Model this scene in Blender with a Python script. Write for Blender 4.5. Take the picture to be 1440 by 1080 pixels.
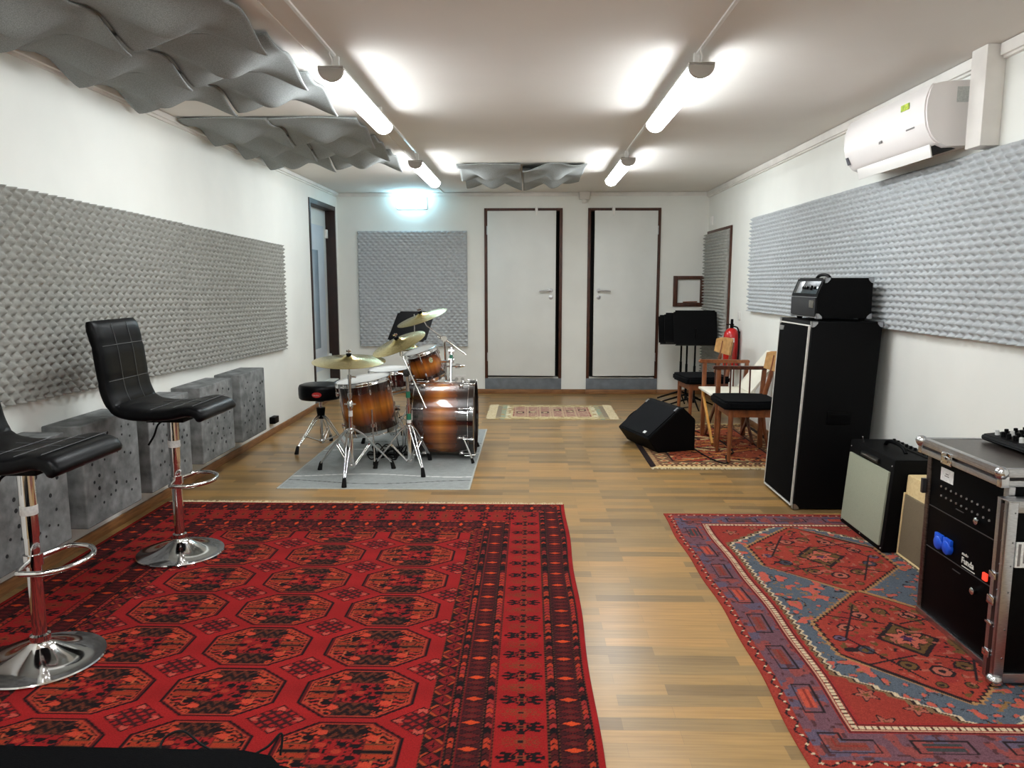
import bpy, bmesh, math, random
import numpy as np
from mathutils import Vector, Matrix

for o in list(bpy.data.objects):
    bpy.data.objects.remove(o)
sc = bpy.context.scene
COL = sc.collection
PI = math.pi
random.seed(4)
RNG = np.random.default_rng(7)

# ------------------------------------------------------------------ camera
FPX = 1050.0
cam_data = bpy.data.cameras.new('camera')
cam = bpy.data.objects.new('camera', cam_data)
COL.objects.link(cam)
cam_data.sensor_fit = 'HORIZONTAL'
cam_data.sensor_width = 36.0
cam_data.lens = 36.0 * FPX / 1440.0
cam_data.clip_start = 0.05
pitch = math.atan(144 / FPX)
yaw = math.atan(25 / math.hypot(FPX, 144))
cam.location = (0, 0, 1.35)
cam.rotation_euler = (PI / 2 - pitch, 0, yaw)
sc.camera = cam

# ------------------------------------------------------------------ world, exposure
world = bpy.data.worlds.new('world')
sc.world = world
world.use_nodes = True
world.node_tree.nodes['Background'].inputs[0].default_value = (0.5, 0.5, 0.5, 1)
world.node_tree.nodes['Background'].inputs[1].default_value = 0.05
sc.view_settings.view_transform = 'Standard'
sc.view_settings.look = 'None'
sc.view_settings.gamma = 1
sc.view_settings.use_curve_mapping = False
sc.view_settings.exposure = 0.0
LAMP = 50.0           # emission of the tube diffusers
EXIT = 14.0           # emission of the exit sign

# ------------------------------------------------------------------ room numbers
XL, XR, YB, YF, ZC = -2.29, 2.10, 9.0, -1.6, 2.39


def S(r, g, b):
    def f(c):
        c /= 255.0
        return c / 12.92 if c <= 0.04045 else ((c + 0.055) / 1.055) ** 2.4
    return (f(r), f(g), f(b), 1)


# ------------------------------------------------------------------ materials
MATS = {}


def mat(name, c1, c2=None, scale=20, rough=0.5, metal=0.0, bump=0.0, bscale=None, emit=None, strength=0,
        stretch=None, spec=0.5, coat=0.0, detail=4):
    if name in MATS:
        return MATS[name]
    m = bpy.data.materials.new(name)
    m.use_nodes = True
    nt = m.node_tree
    b = nt.nodes['Principled BSDF']
    b.inputs['Roughness'].default_value = rough
    b.inputs['Metallic'].default_value = metal
    b.inputs['Specular IOR Level'].default_value = spec
    b.inputs['Coat Weight'].default_value = coat
    b.inputs['Coat Roughness'].default_value = 0.05
    tc = nt.nodes.new('ShaderNodeTexCoord')
    mp = nt.nodes.new('ShaderNodeMapping')
    nt.links.new(tc.outputs['Object'], mp.inputs[0])
    if stretch:
        mp.inputs['Scale'].default_value = stretch
    if c2 is None:
        c2 = tuple(x * 0.88 for x in c1[:3]) + (1,)
    n = nt.nodes.new('ShaderNodeTexNoise')
    n.inputs['Scale'].default_value = scale
    n.inputs['Detail'].default_value = detail
    nt.links.new(mp.outputs[0], n.inputs['Vector'])
    r = nt.nodes.new('ShaderNodeValToRGB')
    r.color_ramp.elements[0].position = 0.35
    r.color_ramp.elements[1].position = 0.65
    r.color_ramp.elements[0].color = c2
    r.color_ramp.elements[1].color = c1
    nt.links.new(n.outputs['Fac'], r.inputs[0])
    nt.links.new(r.outputs[0], b.inputs['Base Color'])
    if bump:
        n2 = nt.nodes.new('ShaderNodeTexNoise')
        n2.inputs['Scale'].default_value = bscale or scale * 4
        n2.inputs['Detail'].default_value = 3
        nt.links.new(mp.outputs[0], n2.inputs['Vector'])
        bp = nt.nodes.new('ShaderNodeBump')
        bp.inputs['Strength'].default_value = bump
        bp.inputs['Distance'].default_value = 0.003
        nt.links.new(n2.outputs['Fac'], bp.inputs['Height'])
        nt.links.new(bp.outputs[0], b.inputs['Normal'])
    if emit:
        b.inputs['Emission Color'].default_value = emit
        b.inputs['Emission Strength'].default_value = strength
    MATS[name] = m
    return m


def color_attr_mat(name, rough=0.95):
    m = bpy.data.materials.new(name)
    m.use_nodes = True
    nt = m.node_tree
    b = nt.nodes['Principled BSDF']
    b.inputs['Roughness'].default_value = rough
    b.inputs['Specular IOR Level'].default_value = 0.15
    a = nt.nodes.new('ShaderNodeAttribute')
    a.attribute_name = 'Col'
    n = nt.nodes.new('ShaderNodeTexNoise')
    n.inputs['Scale'].default_value = 260
    tc = nt.nodes.new('ShaderNodeTexCoord')
    nt.links.new(tc.outputs['Object'], n.inputs['Vector'])
    mr = nt.nodes.new('ShaderNodeMapRange')
    mr.inputs[1].default_value = 0.3
    mr.inputs[2].default_value = 0.7
    mr.inputs[3].default_value = 0.72
    mr.inputs[4].default_value = 1.25
    nt.links.new(n.outputs['Fac'], mr.inputs[0])
    mx = nt.nodes.new('ShaderNodeVectorMath')
    mx.operation = 'SCALE'
    nt.links.new(a.outputs['Color'], mx.inputs[0])
    nt.links.new(mr.outputs[0], mx.inputs['Scale'])
    nt.links.new(mx.outputs[0], b.inputs['Base Color'])
    bp = nt.nodes.new('ShaderNodeBump')
    bp.inputs['Strength'].default_value = 0.4
    bp.inputs['Distance'].default_value = 0.002
    nt.links.new(n.outputs['Fac'], bp.inputs['Height'])
    nt.links.new(bp.outputs[0], b.inputs['Normal'])
    return m


WALL = mat('painted_wall', S(236, 237, 231), S(230, 231, 225), 2, 0.75)
CEIL = mat('painted_ceiling', S(229, 226, 220), S(225, 221, 215), 1.5, 0.8)
TRIM = mat('white_trim', S(232, 228, 222), None, 5, 0.45)
OAK = mat('oak_skirting', S(150, 104, 62), S(118, 78, 44), 8, 0.45, stretch=(1, 1, 8))
BROWN = mat('brown_frame', S(86, 44, 24), S(54, 26, 14), 10, 0.5, stretch=(6, 6, 1))
DARKB = mat('dark_reveal', S(40, 18, 12), S(28, 13, 9), 10, 0.5)
DOORW = mat('white_door', S(226, 228, 224), S(220, 222, 218), 3, 0.4)
GREYP = mat('grey_sill_paint', S(118, 124, 130), S(104, 110, 116), 12, 0.6)
BLK = mat('painted_dark_void', S(6, 6, 7), None, 5, 0.8)  # flat black standing in for the shade inside openings
FOAM = mat('grey_foam', S(160, 160, 154), S(144, 144, 138), 40, 0.95, bump=0.3, bscale=400, spec=0.1)
FOAM2 = mat('grey_foam_cool', S(188, 192, 194), S(174, 178, 180), 40, 0.95, bump=0.3, bscale=400, spec=0.1)
FELT = mat('grey_felt', S(160, 164, 163), S(128, 132, 131), 300, 0.95, bump=0.3, bscale=500, spec=0.1)
VELV = mat('grey_velour', S(138, 140, 139), S(102, 104, 103), 14, 0.9, bump=0.2, bscale=200, spec=0.15)
HOLE = mat('dark_tuft_hole', S(26, 27, 28), None, 50, 0.9)
LEATH = mat('black_leather', S(9, 9, 11), S(5, 5, 7), 30, 0.34, bump=0.12, bscale=220, spec=0.12)
STITCH = mat('seam_thread', S(78, 78, 80), None, 50, 0.6)
CHROME = mat('chrome', S(232, 232, 232), S(215, 215, 215), 4, 0.09, 1.0)
STEEL = mat('brushed_aluminium', S(202, 202, 204), S(176, 176, 180), 60, 0.3, 1.0, stretch=(1, 1, 12))
RUBBER = mat('black_rubber', S(12, 12, 12), None, 40, 0.7, spec=0.2)
BLKPL = mat('black_plastic', S(8, 8, 9), S(5, 5, 6), 60, 0.45, spec=0.08)
TOLEX = mat('black_tolex', S(6, 6, 7), S(3, 3, 4), 150, 0.6, bump=0.35, bscale=500, spec=0.12)
GRILLB = mat('black_grille', S(4, 4, 5), S(2, 2, 3), 400, 0.9, bump=0.3, bscale=600, spec=0.08)
PIPING = mat('white_piping', S(214, 212, 204), None, 40, 0.5)
SILVC = mat('silver_grille_cloth', S(162, 166, 146), S(140, 144, 124), 500, 0.8, bump=0.3, bscale=700)
TWEED = mat('cream_tolex', S(226, 202, 152), S(214, 188, 138), 90, 0.55, bump=0.2, bscale=300)
BRNCL = mat('brown_grille_cloth', S(122, 108, 84), S(94, 82, 62), 500, 0.85, bump=0.3, bscale=700)
WOODC = mat('chair_wood', S(142, 82, 44), S(108, 58, 30), 12, 0.4, stretch=(3, 3, 1))
WOODD = mat('dark_wood', S(92, 46, 26), S(62, 30, 18), 12, 0.4, stretch=(3, 3, 1))
WOODT = mat('tan_wood', S(196, 150, 92), S(170, 124, 70), 9, 0.4, stretch=(1, 3, 3))
WOODY = mat('pale_yellow_wood', S(218, 160, 80), S(196, 138, 62), 9, 0.4, stretch=(3, 3, 1))
CREAM = mat('white_seat_board', S(240, 236, 220), S(234, 229, 212), 6, 0.5)
CUSH = mat('black_fabric', S(14, 15, 18), S(6, 7, 9), 90, 0.95, bump=0.5, bscale=300, spec=0.1)
RED = mat('red_enamel', S(205, 24, 18), S(190, 18, 14), 4, 0.25, coat=0.5)
WHITE = mat('white_plastic', S(238, 236, 232), S(232, 230, 226), 4, 0.3)
WHITE2 = mat('glossy_white_plastic', S(240, 236, 234), S(236, 232, 230), 3, 0.2)
LBL = mat('white_label', S(236, 236, 232), S(212, 212, 210), 90, 0.5)
BRASS = mat('cymbal_bronze', S(206, 190, 132), S(180, 160, 100), 30, 0.24, 1.0, bump=0.1, bscale=300, stretch=(1, 1, 30))
HEADW = mat('white_drum_head', S(232, 232, 228), None, 8, 0.45)
BLUE = mat('blue_plastic', S(20, 92, 220), S(12, 72, 196), 20, 0.35)
LAMIN = mat('brown_black_laminate', S(58, 50, 46), S(38, 32, 29), 60, 0.3)
MAROON = mat('dark_laminate_edge', S(36, 18, 18), S(24, 12, 12), 60, 0.4)
GREENT = mat('green_tape', S(30, 112, 84), None, 30, 0.5)
CYANL = mat('door_glass', S(168, 186, 200), S(150, 170, 186), 2, 0.12)
LAMPM = mat('tube_diffuser', S(255, 255, 255), None, 5, 0.4, emit=(0.93, 0.975, 1.0, 1), strength=LAMP)
EXITM = mat('exit_panel', S(255, 255, 255), None, 5, 0.4, emit=(0.42, 0.8, 1.0, 1), strength=EXIT)
REDL = mat('lit_red_switch', S(230, 30, 20), None, 5, 0.4, emit=(1.0, 0.06, 0.03, 1), strength=1.2)


def floor_mat():
    m = bpy.data.materials.new('oak_strip_laminate')
    m.use_nodes = True
    nt = m.node_tree
    b = nt.nodes['Principled BSDF']
    tc = nt.nodes.new('ShaderNodeTexCoord')
    br = nt.nodes.new('ShaderNodeTexBrick')
    br.offset = 0.37
    br.inputs['Scale'].default_value = 1.0
    br.inputs['Brick Width'].default_value = 0.46
    br.inputs['Row Height'].default_value = 0.066
    br.inputs['Mortar Size'].default_value = 0.0006
    br.inputs['Bias'].default_value = 0.0
    br.inputs['Color1'].default_value = (0, 0, 0, 1)
    br.inputs['Color2'].default_value = (1, 1, 1, 1)
    br.inputs['Mortar'].default_value = (0.2, 0.2, 0.2, 1)
    nt.links.new(tc.outputs['Object'], br.inputs['Vector'])
    r = nt.nodes.new('ShaderNodeValToRGB')
    els = r.color_ramp.elements
    els[0].position = 0.0
    els[0].color = S(122, 97, 62)
    els[1].position = 1.0
    els[1].color = S(174, 132, 77)
    e = els.new(0.35)
    e.color = S(146, 118, 76)
    e = els.new(0.7)
    e.color = S(162, 126, 75)
    nt.links.new(br.outputs['Color'], r.inputs[0])
    mp = nt.nodes.new('ShaderNodeMapping')
    mp.inputs['Scale'].default_value = (2.5, 55, 1)
    nt.links.new(tc.outputs['Object'], mp.inputs[0])
    n = nt.nodes.new('ShaderNodeTexNoise')
    n.inputs['Scale'].default_value = 1.5
    n.inputs['Detail'].default_value = 5
    nt.links.new(mp.outputs[0], n.inputs['Vector'])
    mr = nt.nodes.new('ShaderNodeMapRange')
    mr.inputs[1].default_value = 0.3
    mr.inputs[2].default_value = 0.7
    mr.inputs[3].default_value = 0.78
    mr.inputs[4].default_value = 1.12
    nt.links.new(n.outputs['Fac'], mr.inputs[0])
    sc_ = nt.nodes.new('ShaderNodeVectorMath')
    sc_.operation = 'SCALE'
    nt.links.new(r.outputs[0], sc_.inputs[0])
    nt.links.new(mr.outputs[0], sc_.inputs['Scale'])
    nt.links.new(sc_.outputs[0], b.inputs['Base Color'])
    b.inputs['Roughness'].default_value = 0.3
    b.inputs['Specular IOR Level'].default_value = 0.5
    return m


FLOORM = floor_mat()


def burst_mat(name, half, lo=0.0):
    """sunburst lacquer: dark at both ends of the shell, amber wood in the middle (shell axis = local Z)"""
    m = bpy.data.materials.new(name)
    m.use_nodes = True
    nt = m.node_tree
    b = nt.nodes['Principled BSDF']
    tc = nt.nodes.new('ShaderNodeTexCoord')
    sp = nt.nodes.new('ShaderNodeSeparateXYZ')
    nt.links.new(tc.outputs['Object'], sp.inputs[0])
    mr = nt.nodes.new('ShaderNodeMapRange')
    mr.inputs[1].default_value = -half
    mr.inputs[2].default_value = half
    nt.links.new(sp.outputs[2], mr.inputs[0])
    r = nt.nodes.new('ShaderNodeValToRGB')
    els = r.color_ramp.elements
    els[0].position = 0.05
    els[0].color = S(16, 6, 4)
    els[1].position = 0.95
    els[1].color = S(16, 6, 4)
    for p, c in ((0.2, S(50, 18, 6)), (0.36, S(150, 76, 18)), (0.5, S(202, 122, 36)), (0.64, S(150, 76, 18)), (0.8, S(50, 18, 6))):
        e = els.new(p)
        e.color = c
    nt.links.new(mr.outputs[0], r.inputs[0])
    mp = nt.nodes.new('ShaderNodeMapping')
    mp.inputs['Scale'].default_value = (14, 14, 0.8)
    nt.links.new(tc.outputs['Object'], mp.inputs[0])
    n = nt.nodes.new('ShaderNodeTexNoise')
    n.inputs['Scale'].default_value = 2
    n.inputs['Detail'].default_value = 4
    nt.links.new(mp.outputs[0], n.inputs['Vector'])
    m2 = nt.nodes.new('ShaderNodeMapRange')
    m2.inputs[1].default_value = 0.3
    m2.inputs[2].default_value = 0.7
    m2.inputs[3].default_value = 0.45
    m2.inputs[4].default_value = 1.2
    nt.links.new(n.outputs['Fac'], m2.inputs[0])
    sc_ = nt.nodes.new('ShaderNodeVectorMath')
    sc_.operation = 'SCALE'
    nt.links.new(r.outputs[0], sc_.inputs[0])
    nt.links.new(m2.outputs[0], sc_.inputs['Scale'])
    nt.links.new(sc_.outputs[0], b.inputs['Base Color'])
    b.inputs['Roughness'].default_value = 0.25
    b.inputs['Coat Weight'].default_value = 1.0
    b.inputs['Coat Roughness'].default_value = 0.04
    return m


# ------------------------------------------------------------------ mesh helpers
def NB():
    return bmesh.new()


def _xf(bm, vs, M):
    if M is not None:
        bmesh.ops.transform(bm, matrix=M, verts=vs)


def box(bm, x0, x1, y0, y1, z0, z1, bev=0.0, M=None, seg=2):
    t = bmesh.new()
    bmesh.ops.create_cube(t, size=1)
    for v in t.verts:
        v.co = Vector(((x0 + x1) / 2 + v.co.x * (x1 - x0), (y0 + y1) / 2 + v.co.y * (y1 - y0), (z0 + z1) / 2 + v.co.z * (z1 - z0)))
    if bev:
        bmesh.ops.bevel(t, geom=t.edges[:], offset=bev, segments=seg, affect='EDGES', profile=0.6)
    _merge(bm, t, M)


def _merge(bm, t, M=None):
    vm = {}
    for v in t.verts:
        co = M @ v.co if M is not None else v.co
        vm[v] = bm.verts.new(co)
    for f in t.faces:
        try:
            nf = bm.faces.new([vm[v] for v in f.verts])
            nf.smooth = f.smooth
        except ValueError:
            pass
    t.free()


def frame_of(d):
    d = d.normalized()
    a = Vector((0, 0, 1)) if abs(d.z) < 0.9 else Vector((1, 0, 0))
    u = d.cross(a).normalized()
    return u, d.cross(u).normalized()


def tube(bm, pts, r, seg=10, caps=True, closed=False):
    pts = [Vector(p) for p in pts]
    n = len(pts)
    rs = r if isinstance(r, (list, tuple)) else [r] * n
    rings = []
    pu = None
    for i, p in enumerate(pts):
        if closed:
            d = pts[(i + 1) % n] - pts[(i - 1) % n]
        else:
            d = pts[min(i + 1, n - 1)] - pts[max(i - 1, 0)]
        if d.length < 1e-9:
            d = Vector((0, 0, 1))
        d.normalize()
        if pu is None:
            u, w = frame_of(d)
        else:
            u = (pu - d * pu.dot(d))
            u = u.normalized() if u.length > 1e-6 else frame_of(d)[0]
            w = d.cross(u)
        pu = u
        rings.append([bm.verts.new(p + (u * math.cos(2 * PI * k / seg) + w * math.sin(2 * PI * k / seg)) * rs[i]) for k in range(seg)])
    m = n if closed else n - 1
    for i in range(m):
        a, b = rings[i], rings[(i + 1) % n]
        for k in range(seg):
            f = bm.faces.new((a[k], a[(k + 1) % seg], b[(k + 1) % seg], b[k]))
            f.smooth = True
    if caps and not closed:
        bm.faces.new(list(reversed(rings[0])))
        bm.faces.new(rings[-1])


def rod(bm, a, b, r, r2=None, seg=10):
    tube(bm, [a, b], [r, r if r2 is None else r2], seg)


def lathe(bm, prof, seg=40, M=None, smooth=True):
    """prof: list of (radius, z)"""
    t = bmesh.new()
    rings = []
    for (r, z) in prof:
        if r < 1e-6:
            rings.append([t.verts.new((0, 0, z))])
        else:
            rings.append([t.verts.new((r * math.cos(2 * PI * k / seg), r * math.sin(2 * PI * k / seg), z)) for k in range(seg)])
    for a, b in zip(rings, rings[1:]):
        for k in range(seg):
            k2 = (k + 1) % seg
            if len(a) == 1 and len(b) == 1:
                continue
            if len(a) == 1:
                f = t.faces.new((a[0], b[k2], b[k]))
            elif len(b) == 1:
                f = t.faces.new((a[k], a[k2], b[0]))
            else:
                f = t.faces.new((a[k], a[k2], b[k2], b[k]))
            f.smooth = smooth
    bmesh.ops.recalc_face_normals(t, faces=t.faces[:])
    _merge(bm, t, M)


def prism(bm, poly, y0, y1, M=None, smooth=False, bev=0.0, axis='y'):
    """poly of (x,z) extruded along y (or of (y,z) along x, or (x,y) along z)"""
    t = bmesh.new()

    def P(a, b, c):
        return {'y': (a, c, b), 'x': (c, a, b), 'z': (a, b, c)}[axis]
    A = [t.verts.new(P(a, b, y0)) for a, b in poly]
    B = [t.verts.new(P(a, b, y1)) for a, b in poly]
    t.faces.new(A)
    t.faces.new(list(reversed(B)))
    n = len(poly)
    for i in range(n):
        f = t.faces.new((A[i], B[i], B[(i + 1) % n], A[(i + 1) % n]))
        f.smooth = smooth
    bmesh.ops.recalc_face_normals(t, faces=t.faces[:])
    if bev:
        bmesh.ops.bevel(t, geom=t.edges[:], offset=bev, segments=2, affect='EDGES')
    _merge(bm, t, M)


def catmull(pts, n=6):
    pts = [Vector(p) for p in pts]
    out = []
    for i in range(len(pts) - 1):
        p0, p1, p2, p3 = pts[max(i - 1, 0)], pts[i], pts[i + 1], pts[min(i + 2, len(pts) - 1)]
        for k in range(n):
            t = k / n
            out.append(0.5 * ((2 * p1) + (p2 - p0) * t + (2 * p0 - 5 * p1 + 4 * p2 - p3) * t * t + (-p0 + 3 * p1 - 3 * p2 + p3) * t ** 3))
    out.append(pts[-1])
    return out


def obj(name, bm, m, parent=None, loc=None, rot=None, label=None):
    me = bpy.data.meshes.new(name)
    bm.normal_update()
    bm.to_mesh(me)
    bm.free()
    me.set_sharp_from_angle(angle=math.radians(52))
    for x in (m if isinstance(m, (list, tuple)) else [m]):
        me.materials.append(x)
    o = bpy.data.objects.new(name, me)
    COL.objects.link(o)
    if parent is not None:
        o.parent = parent
    if loc is not None:
        o.location = loc
    if rot is not None:
        o.rotation_euler = rot
    if label:
        o['label'] = label
    return o


def tag(o, label, cat, group=None, kind=None):
    o['label'] = label
    o['category'] = cat
    if group:
        o['group'] = group
    if kind:
        o['kind'] = kind
    return o


def thing(name, label, cat, loc=(0, 0, 0), rot=(0, 0, 0), group=None):
    o = bpy.data.objects.new(name, None)
    COL.objects.link(o)
    o.location = loc
    o.rotation_euler = rot
    o.empty_display_size = 0.1
    return tag(o, label, cat, group)


def struct(name, bm, m, label=None, parent=None, cat=None):
    o = obj(name, bm, m, parent)
    if parent is None:
        o['kind'] = 'structure'
        if label:
            o['label'] = label
        if cat:
            o['category'] = cat
    return o


def kids(o):
    return [c for c in bpy.data.objects if c.parent == o]


def copy_tree(o, parent=None):
    c = o.copy()
    COL.objects.link(c)
    c.parent = parent
    for ch in kids(o):
        copy_tree(ch, c)
    return c


def dup(o, loc, rot=None, label=None, group=None):
    c = copy_tree(o)
    c.location = loc
    if rot is not None:
        c.rotation_euler = rot
    if label:
        c['label'] = label
    if group:
        c['group'] = group
    return c


def text_part(name, s, size, m, parent, M, depth=0.0006, bold=False):
    cu = bpy.data.curves.new(name, 'FONT')
    cu.body = s
    cu.size = size
    cu.extrude = depth
    cu.resolution_u = 2
    cu.align_x = 'LEFT'
    if bold:
        cu.offset = size * 0.02
    to = bpy.data.objects.new(name, cu)
    COL.objects.link(to)
    dg = bpy.context.evaluated_depsgraph_get()
    me = bpy.data.meshes.new_from_object(to.evaluated_get(dg))
    bpy.data.objects.remove(to)
    me.transform(M)
    me.materials.clear()
    me.materials.append(m)
    o = bpy.data.objects.new(name, me)
    COL.objects.link(o)
    o.parent = parent
    return o


def grid_mesh(name, V, nu, nv, m, cols=None, smooth=True, extra_faces=None, parent=None):
    """V: (nu*nv,3) array, index = i*nv+j"""
    i, j = np.meshgrid(np.arange(nu - 1), np.arange(nv - 1), indexing='ij')
    a = (i * nv + j).ravel()
    F = np.stack([a, a + nv, a + nv + 1, a + 1], 1)
    if extra_faces is not None:
        F = np.concatenate([F, extra_faces])
    me = bpy.data.meshes.new(name)
    me.vertices.add(len(V))
    me.vertices.foreach_set('co', np.asarray(V, dtype=np.float32).ravel())
    me.loops.add(F.size)
    me.loops.foreach_set('vertex_index', F.astype(np.int32).ravel())
    me.polygons.add(len(F))
    me.polygons.foreach_set('loop_start', np.arange(0, F.size, 4, dtype=np.int32))
    me.polygons.foreach_set('loop_total', np.full(len(F), 4, dtype=np.int32))
    if smooth:
        me.polygons.foreach_set('use_smooth', np.ones(len(F), dtype=bool))
    me.update()
    if cols is not None:
        ca = me.color_attributes.new('Col', 'FLOAT_COLOR', 'POINT')
        c4 = np.ones((len(V), 4), dtype=np.float32)
        c4[:, :3] = cols
        ca.data.foreach_set('color', c4.ravel())
    me.materials.append(m)
    me.validate()
    o = bpy.data.objects.new(name, me)
    COL.objects.link(o)
    if parent is not None:
        o.parent = parent
    return o


# ================================================================== ROOM SHELL
def wall_holes(bm, a0, a1, z0, z1, holes, mk):
    """rectangles around openings. mk(a0,a1,z0,z1) adds a box"""
    xs = sorted({a0, a1} | {h[0] for h in holes} | {h[1] for h in holes})
    for p, q in zip(xs, xs[1:]):
        hs = sorted([(h[2], h[3]) for h in holes if h[0] < q - 1e-6 and h[1] > p + 1e-6])
        z = z0
        for (h0, h1) in hs:
            if h0 > z:
                mk(p, q, z, h0)
            z = h1
        if z < z1:
            mk(p, q, z, z1)


D1 = (-0.54, 0.385)
D2 = (0.683, 1.54)
NI = (1.705, 2.085, 1.056, 1.417)
DL = (7.84, 8.88)
DR = (7.93, 8.97)
DZ0, DZ1 = 0.20, 2.207

bm = NB()
box(bm, XL - 0.3, XR + 0.3, YF - 0.2, YB + 0.3, -0.1, 0.0)
struct('floor', bm, FLOORM)
bm = NB()
box(bm, XL - 0.3, XR + 0.3, YF - 0.2, YB + 0.3, ZC, ZC + 0.1)
struct('ceiling', bm, CEIL)
bm = NB()
wall_holes(bm, XL - 0.15, XR + 0.15, 0, ZC, [(D1[0], D1[1], DZ0, DZ1), (D2[0], D2[1], DZ0, DZ1), NI],
           lambda a, b, c, d: box(bm, a, b, YB, YB + 0.15, c, d))
struct('wall_back', bm, WALL)
bm = NB()
wall_holes(bm, YF, YB, 0, ZC, [(DL[0], DL[1], DZ0, 2.215)], lambda a, b, c, d: box(bm, XL - 0.15, XL, a, b, c, d))
struct('wall_left', bm, WALL)
bm = NB()
box(bm, XR, XR + 0.15, YF, YB, 0, ZC)
struct('wall_right', bm, WALL)
bm = NB()
box(bm, XL - 0.15, XR + 0.15, YF - 0.15, YF, 0, ZC)
struct('wall_front', bm, WALL)

# skirtings
bm = NB()
box(bm, XL, XL + 0.014, YF, YB, 0, 0.055, 0.003)
struct('baseboard_left', bm, OAK)
bm = NB()
box(bm, XR - 0.014, XR, YF, YB, 0, 0.055, 0.003)
struct('baseboard_right', bm, OAK)
bm = NB()
for a, b, t in ((XL + 0.014, D1[0], 0.014), (D1[0], D1[1] + 0.005, 0.035), (D1[1] + 0.005, D2[0] - 0.005, 0.014), (D2[0] - 0.005, D2[1] - 0.01, 0.035), (D2[1] - 0.01, XR - 0.014, 0.014)):
    box(bm, a, b, YB - t, YB, 0, 0.055, 0.003)
struct('baseboard_back', bm, OAK)
bm = NB()
box(bm, XL, XR, YF, YF + 0.014, 0, 0.055)
struct('baseboard_front', bm, OAK)

# ceiling trims
bm = NB()
box(bm, XR - 0.035, XR, YF, 3.50, ZC - 0.055, ZC - 0.003, 0.003)
box(bm, XR - 0.035, XR, 3.64, YB, ZC - 0.055, ZC - 0.003, 0.003)
box(bm, XR - 0.02, XR, YF, 3.50, ZC - 0.066, ZC - 0.055)
box(bm, XR - 0.02, XR, 3.64, YB, ZC - 0.066, ZC - 0.055)
struct('trim_right', bm, TRIM)
bm = NB()
box(bm, XL, XL + 0.03, YF, YB, ZC - 0.035, ZC - 0.003, 0.003)
box(bm, XL, XL + 0.012, YF, YB, ZC - 0.05, ZC - 0.035)
struct('trim_left', bm, TRIM)
bm = NB()
box(bm, XL + 0.03, 0.57, YB - 0.02, YB, ZC - 0.045, ZC - 0.006, 0.002)
box(bm, 0.71, XR - 0.035, YB - 0.02, YB, ZC - 0.045, ZC - 0.006, 0.002)
struct('trim_back', bm, TRIM)
bm = NB()
box(bm, 0.575, 0.70, YB - 0.06, YB, ZC - 0.085, ZC - 0.001, 0.004)
box(bm, 0.61, 0.66, YB - 0.04, YB, ZC - 0.13, ZC - 0.085, 0.004)
struct('trim_1', bm, TRIM)
# surface cable trunking post above the foam on the right wall
bm = NB()
box(bm, XR - 0.085, XR, 3.51, 3.63, 1.955, ZC, 0.004)
struct('trim_2', bm, TRIM)
# ceiling cover strips along the lamp rows
bm = NB()
box(bm, -1.045, -1.015, YF, YB - 0.02, ZC - 0.006, ZC)
struct('trim_3', bm, CEIL)


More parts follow.
